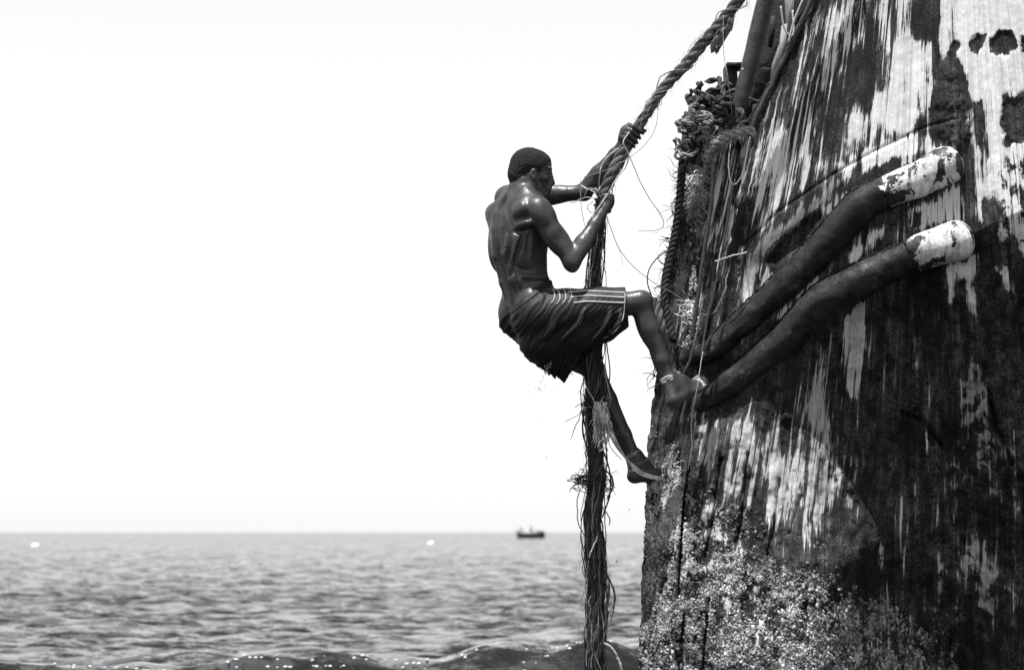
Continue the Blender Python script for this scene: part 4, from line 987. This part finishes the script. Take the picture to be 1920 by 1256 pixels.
def build_ragged():
    r = np.random.default_rng(9)
    twisted('', '', '', lower, rl * (.72 + .32 * fbm(np.arange(700) / 26., np.zeros(700), 2)), 2.2, 4, MAT['darkrope'], .45, climb, 8)
    T, N, B = frames(lower); b = MB()
    # yarns that run along the bundle, loosening and rejoining
    for k in range(130):
        i0 = r.integers(0, 640); n = int(r.uniform(40, 190)); i1 = min(i0 + n, 698); m = max(5, (i1 - i0) // 9)
        ii = np.linspace(i0, i1, m).astype(int); a0 = r.random() * 6.28; tw = r.normal(0, 1.6); a = a0 + tw * np.linspace(0, 1, m)
        rr = rl[ii] * (r.uniform(.80, 1.08) + 1.1 * np.sin(np.linspace(0, math.pi, m)) * r.random() ** 4)
        pts = lower[ii] + rr[:, None] * (np.cos(a)[:, None] * N[ii] + np.sin(a)[:, None] * B[ii]) + r.normal(0, .0018, (m, 3))
        b.tube(spline(pts, m * 3), r.uniform(.0014, .0042), 5, a=float(np.clip(r.normal(.42, .28), .05, 1)))
    b.build('yarn', MAT['darkrope'], climb)['kind'] = 'stuff'
    b = MB()
    for k in range(46):
        i0 = r.integers(0, 660); i1 = min(i0 + int(r.uniform(25, 110)), 698); m = max(5, (i1 - i0) // 7); ii = np.linspace(i0, i1, m).astype(int)
        a = r.uniform(-1.5, 1.5) + r.normal(0, 1.2) * np.linspace(0, 1, m); rr = rl[ii] * (1.0 + .35 * np.sin(np.linspace(0, math.pi, m)) * r.random() ** 2)
        b.tube(spline(lower[ii] + rr[:, None] * (np.cos(a)[:, None] * N[ii] + np.sin(a)[:, None] * B[ii]) + r.normal(0, .003, (m, 3)), m * 3), r.uniform(.0014, .0034), 5, a=r.uniform(.3, 1.1))
    b.build('pale_yarn', MAT['rope'], climb)['kind'] = 'stuff'
    b = MB()
    for k in range(620):
        i = r.integers(5, 695); a = r.random() * 6.28; d = np.cos(a) * N[i] + np.sin(a) * B[i]; L = r.uniform(.01, .055) * (1.6 if r.random() < .1 else 1)
        p0 = lower[i] + d * rl[i] * .7; p1 = p0 + d * (rl[i] * .35 + L * .25) + np.array([0, 0, -L * .3]); p2 = p1 + np.array([r.normal(0, .012), r.normal(0, .012), -L])
        b.tube(spline([p0, p1, p2], 6), np.linspace(.0011, .0004, 6), 3, a=r.random())
    b.build('loose_fibre', MAT['darkrope'], climb)['kind'] = 'stuff'
build_ragged()
def thread(pts, rad, mat,  name='thread', parent=climb, n=None, wob=.0):
    p = px_path(pts, n or 14 * len(pts)); r = np.random.default_rng(int(abs(pts[0][0] * 7 + pts[0][1])))
    if wob: p = p + np.cumsum(r.normal(0, wob, p.shape), 0) * np.sin(np.linspace(0, math.pi, len(p)))[:, None]
    rad = rad * .78; b = MB(); b.tube(p, np.interp(np.linspace(0, 1, len(p)), [0, .8, 1], [rad, rad, rad * .6]), 6, a=.6); return b.build(name, mat, parent)
# loose threads round the hands and arms
for pts, rad, mat in [
  ([(1235, 185, -.02), (1228, 240, -.05), (1200, 280, -.06), (1150, 312, -.10), (1092, 333, -.06)], .0022, 'string'),
  ([(1180, 248, -.05), (1168, 268, -.07), (1178, 290, -.06), (1170, 312, -.05), (1150, 340, -.06), (1118, 392, -.09), (1100, 420, -.08)], .0040, 'palestring'),
  ([(1160, 278, -.06), (1132, 300, -.08), (1122, 330, -.08), (1122, 362, -.05)], .0035, 'palestring'),
  ([(1070, 381, .0), (1098, 372, -.05), (1118, 372, -.05)], .0030, 'palestring'),
  ([(1090, 348, .0), (1108, 360, -.05), (1126, 368, -.05)], .0040, 'palestring'),
  ([(1096, 366, -.02), (1106, 354, -.05), (1122, 355, -.05), (1128, 368, -.05)], .0032, 'palestring'),
  ([(1112, 378, -.05), (1101, 388, -.05), (1106, 398, -.05), (1120, 396, -.05)], .0022, 'string'),
  ([(1089, 336, -.03), (1089, 385, -.05), (1094, 415, -.05), (1102, 435, -.05)], .0022, 'string'),
  ([(1128, 392, -.07), (1112, 420, -.12), (1095, 446, -.14), (1080, 455, -.15)], .0024, 'palestring'),
  ([(1106, 440, -.02), (1101, 480, -.02), (1100, 530, .0), (1100, 580, .02)], .0026, 'string'),
  ([(1112, 440, -.02), (1107, 480, -.03), (1105, 530, -.02), (1106, 580, .02)], .0034, 'palestring'),
  ([(1128, 480, .0), (1134, 510, .0), (1137, 560, .02)], .0026, 'string'),
  ([(1136, 640, .0), (1136, 700, .0), (1142, 735, .0), (1146, 750, .0)], .0030, 'palestring'),
  ([(1152, 625, .0), (1150, 640, -.01), (1140, 646, -.01), (1131, 640, -.01)], .0018, 'string'),
  ([(1095, 715, .0), (1106, 740, -.01), (1118, 757, -.02), (1133, 742, -.01)], .0030, 'palestring'),
  ([(1102, 762, -.01), (1120, 766, -.02), (1140, 766, -.01), (1146, 750, .0)], .0024, 'string'),
  ([(1098, 735, .0), (1090, 770, .0), (1082, 795, .0), (1071, 823, .0)], .0030, 'darkrope'),
  ([(1100, 760, .0), (1094, 785, .0), (1092, 792, .0)], .0042, 'darkrope'),
  ([(1101, 765, .0), (1099, 810, .0), (1097, 842, .0)], .0026, 'string'),
  ([(1102, 842, .0), (1096, 872, .0), (1088, 895, .0)], .0018, 'string'),
  ([(1088, 915, .0), (1083, 945, .0), (1088, 985, .0), (1100, 1010, .0)], .0034, 'darkrope'),
  ([(1130, 950, .0), (1138, 965, .0), (1142, 985, .0)], .0034, 'darkrope'),
  ([(1134, 880, -.01), (1145, 893, -.01), (1146, 915, -.01), (1138, 935, -.01), (1144, 932, -.01)], .0060, 'darkrope'),
  ([(1120, 1005, -.04), (1112, 1025, -.05), (1105, 1045, -.05)], .0045, 'palestring'),
  ([(1104, 1050, -.02), (1096, 1100, -.02), (1088, 1140, -.02)], .0028, 'string'),
  ([(1132, 1070, -.02), (1143, 1090, -.03), (1144, 1120, -.03), (1136, 1160, -.03), (1135, 1200, -.02)], .0045, 'darkrope'),
  ([(1132, 1205, -.04), (1146, 1215, -.04), (1158, 1240, -.04), (1166, 1275, -.04)], .0080, 'palestring'),
  ([(1090, 1150, .0), (1086, 1170, .0), (1090, 1190, .0)], .0016, 'string')]:
    thread(pts, rad, MAT[mat], wob=.0008)
# pale unravelled hank below the knee, its end carried to the foot
b = MB(); r = np.random.default_rng(21)
for k in range(120):
    x = r.uniform(1114, 1139); y = r.uniform(752, 790); l = r.uniform(30, 62)
    pts = px_path([(x, y, -.02 - r.random() * .03), (x + r.normal(2, 4), y + l * .5, -.03 - r.random() * .03), (x + r.normal(4, 6), y + l, -.01)], 9)
    b.tube(pts + r.normal(0, .0025, pts.shape), r.uniform(.0007, .0022), 4, a=r.uniform(.2, 1))
b.build('unravelled_hank', MAT['fibre'], climb)['kind'] = 'stuff'
for k, o in enumerate((0, 4, -3)):
    thread([(1134 + o, 785, -.02), (1146 + o, 815, -.01), (1166 + o, 850 + o, .03), (1196, 882 + o, .06), (1220, 893 + o * .7, .10), (1246, 898 + o * .5, .16)], .0058, MAT['fibre'], n=60)
thread([(1138, 815, -.01), (1146, 840, .0), (1166, 862, .02)], .0026, MAT['darkrope'])
thread([(1192, 868, .10), (1205, 866, .08), (1222, 855, .10), (1240, 846, .14)], .0022, MAT['string'])
for pts in ([(1121, 838, -.04), (1126, 826, -.05), (1138, 823, -.05)], [(1124, 846, -.04), (1136, 838, -.05)]): thread(pts, .0045, MAT['fibre'])
# dark knotted wisps on the bundle
b = MB(); r = np.random.default_rng(31)
for (cx, cy, sx, sy, n) in ((1085, 900, 14, 16, 46), (1140, 905, 8, 22, 26), (1096, 765, 10, 30, 26), (1346, 72, 10, 16, 0)):
    for k in range(n):
        x, y = cx + r.normal(0, sx * .6), cy + r.normal(0, sy * .5)
        pts = px_path([(1108 if cx < 1118 else 1130, cy + r.normal(0, 12), .0), (x, y, r.normal(0, .02)), (x + r.normal(0, 8), y + r.uniform(0, 14), r.normal(0, .02))], 8)
        b.tube(pts, r.uniform(.0008, .002), 4, a=r.random())
b.build('knotted_wisp', MAT['darkrope'], climb)['kind'] = 'stuff'
# frayed tail hanging on the upper rope
b = MB()
for k in range(34):
    x = r.uniform(-5, 5); pts = px_path([(1372 + x, 30, -.04), (1368 + x, 50 + r.normal(0, 3), -.05), (1352 + x * 1.5, 72 + r.normal(0, 5), -.05), (1340 + x * 1.4, 92 + r.normal(0, 5), -.05)], 9)
    b.tube(pts, r.uniform(.002, .005), 4, a=r.uniform(.1, .5))
for k in range(20):
    x = r.uniform(-3, 3); pts = px_path([(1345 + x, 70, -.05), (1336 + x, 84, -.05), (1340 + x * 2, 96 + r.normal(0, 2), -.05)], 7); b.tube(pts, r.uniform(.002, .004), 4, a=r.uniform(.2, .6))
b.build('frayed_tail', MAT['rope'], climb)['kind'] = 'stuff'
thread([(1356, 30, -.06), (1357, 100, -.06), (1365, 150, -.05), (1373, 215, .1)], .0022, MAT['palestring'])

def line(name, label, pts, rad, mat, wob=.0006):
    o = thread(pts, rad, MAT[mat], name, None, wob=wob); return tag(o, label, 'string')
line('hooked_string', 'thin dangling string with hooked end against the sky right of the raised hand', [(1180, 292, -.03), (1200, 340, -.03), (1216, 370, -.03), (1232, 393, -.03), (1244, 415, -.03), (1240, 428, -.03), (1222, 433, -.03), (1196, 433, -.03)], .0030, 'string', .0003)
line('hooked_string', 'faint second string curling beside the hooked string end', [(1233, 392, -.035), (1246, 408, -.035), (1251, 424, -.035), (1240, 434, -.035), (1214, 438, -.035)], .0012, 'string', .0003)
line('fishing_line', 'long thin line sagging from the lower hand to the wreck', [(1138, 408, -.03), (1150, 440, -.03), (1164, 470, -.02), (1190, 500, .0), (1228, 530, .03), (1270, 556, .06), (1300, 580, .04), (1322, 590, .02), (1340, 584, .0), (1352, 560, .0)], .0026, 'string')
line('loose_string', 'short faint string tail below the long sagging line', [(1160, 462, -.02), (1164, 485, -.02), (1170, 500, -.02)], .0012, 'string')
line('bent_wire', 'dark wire bowed out from the wreck beside the knee', [(1222, 556, .20), (1214, 530, .20), (1216, 508, .20), (1228, 488, .22), (1244, 474, .26), (1262, 466, .30)], .0045, 'darkrope', .0002)
line('pale_string', 'pale cord hanging over the lower strake beside the foot', [(1318, 660, -.12), (1312, 690, -.13), (1304, 740, -.13), (1297, 790, -.06), (1296, 840, -.05), (1290, 880, -.08)], .0032, 'palestring', .0009)

# ------------------------------------------------------------------ debris on the stern
mast = thing('leaning_pole', 'leaning dark metal pole rising behind the hull edge', 'pole', W(1383, 230, .30))
q = px_path([(1379, 240, .30), (1400, 150, .28), (1437, -5, .25), (1475, -170, .22)], 60)
b = MB(); b.tube(q, np.full(60, .043) + (fbm(np.arange(60) / 5., np.zeros(60), 3) - .5) * .004, 22); b.build('tube', MAT['pole'], mast)
for j, pts in enumerate(([(1392, 128), (1396, 134), (1402, 142)], [(1402, 104), (1412, 101), (1420, 108)], [(1400, 138), (1404, 148), (1404, 150)])):
    b = MB(); b.tube(spline(np.array([W(x, y, .255) for x, y in pts]), 10), [.006 + .004 * math.sin(k) for k in range(10)], 6); b.build('paint_flake', MAT['band'], mast)
brk = thing('bracket', 'black upright steel bracket behind the leaning pole', 'bracket', W(1373, 232, .4))
b = MB(); c = W(1371, 178, .42); b.box(c, [.030, 0, .004], [0, .06, 0], [-.006, 0, .135]); b.build('web', MAT['black'], brk, False)
b = MB(); c = W(1376, 126, .42); b.box(c, [.040, 0, 0], [0, .08, 0], [0, 0, .010]); b.tube([W(1366, 124, .40), W(1378, 122, .40)], .012, 8); b.build('flange', MAT['rust'], brk, False)
deck = thing('deck_filler', 'dark filler plate, boards and wires between the pole and the hull plating', 'structure', W(1440, 250, .6))
def slab(name, poly, dy, th, mat, parent):
    n = len(poly); f = [W(x, y, dy) for x, y in poly]; k = [p + np.array([0, th, 0]) for p in f]; bm = MB()
    ctr = [np.mean(f, 0), np.mean(k, 0)]; v = f + k + ctr; t = []; q = []
    for i in range(n):
        j = (i + 1) % n; t += [(2 * n, j, i), (2 * n + 1, n + i, n + j)]; q.append((i, j, n + j, n + i))
    bm.add(v, q, t); return bm.build(name, mat, parent, False)
slab('dark_filler', [(1392, 232), (1412, 140), (1452, -40), (1480, -160), (1640, -160), (1560, 0), (1440, 260)], .62, .4, MAT['black'], deck)  # black plate added to keep the gap behind the pole dark
slab('board', [(1472, 0), (1476, -40), (1490, -40), (1487, 40), (1482, 70), (1474, 60)], .20, .02, MAT['board'], deck)
slab('board', [(1466, 48), (1476, 44), (1474, 90), (1458, 150), (1443, 160), (1448, 120), (1462, 80)], .16, .02, MAT['board'], deck)
slab('board', [(1446, 30), (1458, 30), (1448, 90), (1440, 86)], .45, .02, MAT['rust'], deck)
slab('ledge', [(1405, 238), (1412, 196), (1440, 190), (1428, 240)], .25, .05, MAT['rust'], deck)
for pts, rad in (([(1464, 12, .12), (1470, 52, .12), (1482, 68, .12), (1488, 60, .12), (1486, 20, .14)], .005), ([(1505, 0, .06), (1488, 42, .06), (1478, 80, .06)], .005), ([(1422, 126, .3), (1440, 118, .3), (1452, 112, .3)], .006), ([(1420, 128, .32), (1446, 130, .32)], .005), ([(1404, 184, .2), (1422, 190, .2), (1440, 186, .2)], .006), ([(1408, 160, .3), (1426, 156, .3), (1442, 160, .3)], .008)):
    b = MB(); b.tube(px_path(pts, 24), rad, 6); b.build('wire', MAT['band' if rad < .0055 else 'pole'], deck)

def frayed(name, label, cat, spots, mat, seed, rad=(.002, .006), shade=(.1, 1), length=(14, 40), curl=7, dz=.02):
    """a clump of frayed rope ends: one thing"""
    r = np.random.default_rng(seed); b = MB()
    for (cx, cy, sx, sy, n, dep) in spots:
        for _ in range(n):
            x, y = r.normal(cx, sx), r.normal(cy, sy); L = r.uniform(*length); a = r.normal(math.pi / 2, 1.0); pts = []
            for k in range(5):
                pts.append((x, y, dep + r.normal(0, dz))); a += r.normal(0, .55); x += math.cos(a) * L / 4 + r.normal(0, curl * .25); y += math.sin(a) * L / 4
            b.tube(px_path(pts, 11), np.linspace(r.uniform(*rad), rad[0] * .6, 11), 4, a=r.uniform(*shade))
    o = b.build(name, mat); return tag(o, label, cat)
def heap(name, label, cat, spots, seed, mat, rad=(.009, .018), shade=(.2, 1)):
    r = np.random.default_rng(seed); b = MB()
    for (cx, cy, sx, sy, n, dep) in spots:
        for _ in range(n):
            x, y, a0, R1, R2 = r.normal(cx, sx), r.normal(cy, sy), r.random() * 6.28, r.uniform(7, 22), r.uniform(4, 12); th = r.normal(0, .7); dd = dep + r.normal(0, .04); tl = r.normal(0, .05)
            t = a0 + np.linspace(0, r.uniform(2.5, 5.5), 16); lx, ly = R1 * np.cos(t) + r.normal(0, 1.2, 16), R2 * np.sin(t) + r.normal(0, 1.2, 16)
            pts = W(x + lx * math.cos(th) - ly * math.sin(th), y + lx * math.sin(th) + ly * math.cos(th), dd + tl * np.sin(t))
            q = spline(pts, 28); rr = r.uniform(*rad)
            sh = r.uniform(*shade)
            for k in range(2): b.tube(helix(q, rr * .5, 9, math.pi * k), np.interp(np.linspace(0, 1, 28), [0, .1, .9, 1], [.3, .6, .6, .25]) * rr, 6, a=sh)
    return tag(b.build(name, mat), label, cat)
def sd(px, py): return float(stern_depth(np.array(px), np.array(py))) - D0
heap('net_clump', 'ragged heap of old net and rope on top of the stern', 'net', [(1325, 192, 14, 9, 26, .34), (1350, 178, 12, 7, 14, .36), (1305, 232, 10, 14, 22, .31), (1338, 228, 14, 14, 26, .29), (1370, 238, 12, 9, 16, .26), (1300, 270, 8, 14, 12, .30)], 1, MAT['darkrope'], shade=(.3, 1.3))
heap('net_clump', 'pale wads of frayed netting caught on the stern edge', 'net', [(1289, 238, 4, 3, 5, .27), (1318, 228, 8, 7, 8, .22), (1326, 248, 8, 8, 8, .20), (1286, 280, 4, 3, 5, .26), (1332, 214, 7, 6, 5, .24)], 2, MAT['rope'], (.007, .014), (.7, 1.6))
frayed('frayed_tuft', 'pale frayed rope tuft hanging on the stern below the net heap', 'rope', [(1300, 345, 10, 6, 90, sd(1300, 345) - .06), (1312, 370, 10, 9, 120, sd(1310, 370) - .06), (1320, 325, 7, 9, 30, sd(1320, 330) - .06)], MAT['fibre'], 3, (.0012, .0040), (.1, .8), (20, 52), 9, .02)
frayed('frayed_tuft', 'bright rope tuft above the upper strake end', 'rope', [(1294, 572, 6, 6, 36, sd(1294, 572) - .05), (1299, 600, 4, 14, 36, sd(1298, 600) - .05), (1293, 630, 4, 12, 20, sd(1293, 630) - .05)], MAT['fibre'], 5, (.002, .006), (.4, 1), (12, 34), 5, .015)
frayed('frayed_fringe', 'dark ragged fringe of rope fibres along the outer stern edge', 'rope', [(np.interp(y, L_Y, L_X) + 3, y, 4, 12, 15, sd(float(np.interp(y, L_Y, L_X)) + 6, y) - .04) for y in (300, 335, 370, 405, 440, 475, 510, 545, 580, 620, 660, 700)], MAT['darkrope'], 8, (.001, .0045), (.1, 1.2), (14, 40), 10, .03)
twisted('braided_rope', 'thick pale braided rope looped over the stern corner', 'rope', px_path([(1322, 300, .22), (1336, 282, .16), (1356, 262, .10), (1382, 250, .06), (1414, 246, .06)], 90), .024, 9, 3, MAT['rope'], 1.0, None, 8, 260, MAT['fibre'])
twisted('twisted_cable', 'dark twisted cable running down the outer stern edge', 'cable', px_path([(1280, 300, .34), (1274, 380, .36), (1266, 440, .36), (1254, 490, .34), (1246, 545, .30), (1250, 590, .26), (1262, 640, .22)], 200), .020, 12, 3, MAT['darkrope'], .2, None, 8, 160)
twisted('hanging_rope', 'grey rope drooping beside the shin on the stern', 'rope', px_path([(1228, 560, .26), (1240, 610, .22), (1250, 650, .20), (1260, 690, .16), (1278, 714, .10)], 120), .022, 6, 3, MAT['rope'], .45, None, 8, 40)
for i, (pts, rad, mt, lab) in enumerate([
   ([(1340, 300, .05), (1334, 380, .05), (1322, 470, .04), (1312, 560, .02), (1302, 640, .0)], .010, 'darkrope', 'dark slack rope hanging down the middle of the stern'),
   ([(1376, 345, .04), (1362, 430, .03), (1344, 520, .02), (1322, 610, -.02), (1316, 660, -.08)], .006, 'darkrope', 'thin dark rope along the corner of the stern'),
   ([(1372, 260, .05), (1368, 310, .0), (1376, 348, -.03), (1392, 336, -.02), (1402, 290, .0), (1408, 258, .02)], .003, 'string', 'loop of thin string hanging at the stern corner'),
   ([(1340, 490, .0), (1362, 484, -.02), (1378, 478, -.03), (1400, 472, -.02)], .0035, 'palestring', 'short pale string stuck to the plating corner'),
   ([(1318, 560, .0), (1306, 620, -.02), (1296, 665, -.02), (1280, 700, .04)], .006, 'rope', 'pale cord trailing past the upper strake end')]):
    b = MB(); b.tube(px_path(pts, 60) + np.cumsum(np.random.default_rng(i).normal(0, .0008, (60, 3)), 0), rad, 7, a=.5); tag(b.build('slack_rope', MAT[mt]), lab, 'rope')

# ------------------------------------------------------------------ far boat, buoys, drops
BY = 640.0
def build_boat():
    w0 = P(996, 1008, BY); t = thing('fishing_boat', 'small dark fishing boat far out near the horizon', 'boat', (w0[0], BY, -.1))
    n = 25; x = np.linspace(-3.1, 3.1, n); beam = .95 * np.clip(1 - (np.abs(x) / 3.2) ** 2.6, .04, 1); sheer = 1.2 + .28 * np.clip(-x / 3.1, 0, 1) ** 2 + .12 * np.clip(x / 3.1, 0, 1) ** 2; keel = -.35 + .5 * (np.abs(x) / 3.1) ** 5
    prof = [(-1, 1.0), (-.92, .55), (-.6, .15), (0, 0), (.6, .15), (.92, .55), (1, 1.0), (.92, .96), (.85, .5), (0, .28), (-.85, .5), (-.92, .96)]
    v = np.array([[(w0[0] + x[i], BY + beam[i] * a, keel[i] + (sheer[i] - keel[i]) * h) for a, h in prof] for i in range(n)]); m = len(prof)
    i, j = np.meshgrid(np.arange(n - 1), np.arange(m), indexing='ij'); i = i.ravel(); j = j.ravel(); j2 = (j + 1) % m
    b = MB(); b.add(v.reshape(-1, 3), np.stack([i * m + j, i * m + j2, (i + 1) * m + j2, (i + 1) * m + j], 1)); b.build('hull', MAT['boat'], t)
    for xx in (-1.7, -.2, 1.4):
        b = MB(); b.box((w0[0] + xx, BY, .75), (.14, 0, 0), (0, .8, 0), (0, 0, .03)); b.build('thwart', MAT['boat'], t, False)
    b = MB()
    for k in range(7): b.tube(spline(np.array([(w0[0] + 1.2 + .25 * k, BY - .5, 1.35), (w0[0] + 1.3 + .22 * k, BY, 1.45 + .12 * math.sin(k * 2)), (w0[0] + 1.2 + .25 * k, BY + .5, 1.35)]), 8), .14, 6)
    b.build('net_pile', MAT['boat'], t)
    b = MB(); b.box((w0[0] - 3.15, BY, 1.45), (.18, 0, 0), (0, .16, 0), (0, 0, .30)); b.tube([(w0[0] - 3.2, BY, 1.0), (w0[0] - 3.25, BY, -.4)], .07, 8); b.build('outboard_motor', MAT['boat'], t, False)
    return w0
bw0 = build_boat()
def sitter(x, y, z, lean, label, s=1.0):
    f = Field((x - .7, y - .7, z - .6), (x + 1.1, y + .7, z + 1.8), .03); p = lambda a, b, c: np.array([x + a * s, y + b * s, z + c * s])
    f.chain([p(0, 0, .1), p(.02 + lean * .3, 0, .35), p(lean * .7, 0, .58)], [.16, .15, .17], .05)
    f.chain([p(lean * .75, 0, .65), p(lean * .85, 0, .74)], [.07, .07], .04); f.ell(p(lean, 0, .86), [(1, 0, 0), (0, 1, 0), (0, 0, 1)], (.11, .09, .13), .02)
    for q in (-1, 1):
        f.chain([p(0, .1 * q, .1), p(.42, .12 * q, .14)], [.09, .07], .04); f.chain([p(.42, .12 * q, .14), p(.44, .12 * q, -.3)], [.07, .05], .03)
        f.chain([p(lean * .7, .2 * q, .58), p(.18 + lean * .4, .24 * q, .36), p(.38, .15 * q, .30)], [.06, .05, .04], .03)
    V, Q = f.mesh(1); return tag(mesh_np('person', V, Q, MAT['boatdark']), label, 'person')
sitter(bw0[0] - 2.3, BY, 1.05, -.04, 'dark seated figure at the left end of the far boat', 1.6)
sitter(bw0[0] - .1, BY, 1.25, .02, 'dark seated figure in the middle of the far boat', 1.65)
def buoy(px, py, label):
    Y = CAM_Z / ((py - 997) / F_PX); c = P(px, py, Y); t = thing('buoy', label, 'buoy', (c[0], Y, 0), 'white mooring buoys')
    u = np.linspace(0, math.pi, 14); b = MB(); pts = np.array([(c[0], Y, .10 + .28 * -math.cos(a)) for a in u]); b.tube(pts, np.maximum(.32 * np.sin(u), .01), 18); b.build('float', MAT['buoy'], t)
    b = MB(); a = np.linspace(0, 6.2832, 25); b.tube(np.stack([c[0] + .34 * np.cos(a), Y + .34 * np.sin(a), np.full(25, .10)], 1), .05, 6); b.build('collar', MAT['buoy'], t)
    b = MB(); a = np.linspace(0, math.pi, 12); b.tube(np.stack([c[0] + .08 * np.cos(a), np.full(12, Y), .36 + .10 * np.sin(a)], 1), .02, 6); b.build('ring', MAT['rust'], t)
buoy(66, 1026, 'white buoy on the sea at the far left edge'); buoy(808, 1021, 'white buoy on the sea left of the far boat')
# small white blobs standing in for sun glints on the near swell
r = np.random.default_rng(55); b = MB()
for cl in range(52):
    cx = r.uniform(-4.4, 1.25); cd = r.uniform(-1.3, .12)
    for k in range(r.integers(3, 14)):
        x = cx + r.normal(0, .13); y = 21.5 + .5 * math.sin(x * .55 + 1) + .25 * math.sin(x * 1.7) + cd + r.normal(0, .08); z = sea_z(x, y); rad = r.uniform(.003, .010)
        u = np.linspace(0, math.pi, 5); b.tube(np.array([(x - rad * 1.6 * math.cos(a), y, z + rad * .4) for a in u]), np.maximum(rad * np.sin(u), rad * .08), 6)
tag(b.build('glint_flecks', MAT['buoy']), 'white flecks standing in for sun glints on the dark near swell', 'sun glint', kind='stuff')
# water dripping from the shorts
r = np.random.default_rng(77); b = MB()
sp = [(1030 - 26 * t + r.normal(0, 3 + 3 * t), 678 + 70 * t + r.normal(0, 2), -.1 + r.normal(0, .03), r.uniform(.0012, .0032)) for t in r.random(46) ** 1.3]
sp += [(1025, 858, -.1, .003), (1010, 790, -.1, .0025), (990, 745, -.1, .002), (1290, 786, -.15, .003), (1157, 1053, -.05, .006), (842, 1068, 0, .004), (1040, 720, -.1, .002), (1180, 955, 0, .003)]
for x, y, d, rad in sp:
    c = W(x, y, d); u = np.linspace(0, math.pi, 6); b.tube(np.array([c + [0, 0, -rad * 1.3 * math.cos(a)] for a in u]), np.maximum(rad * np.sin(u), rad * .05), 7)
tag(b.build('water_drops', MAT['drop']), 'water drops falling from the wet shorts', 'water drops', kind='stuff')
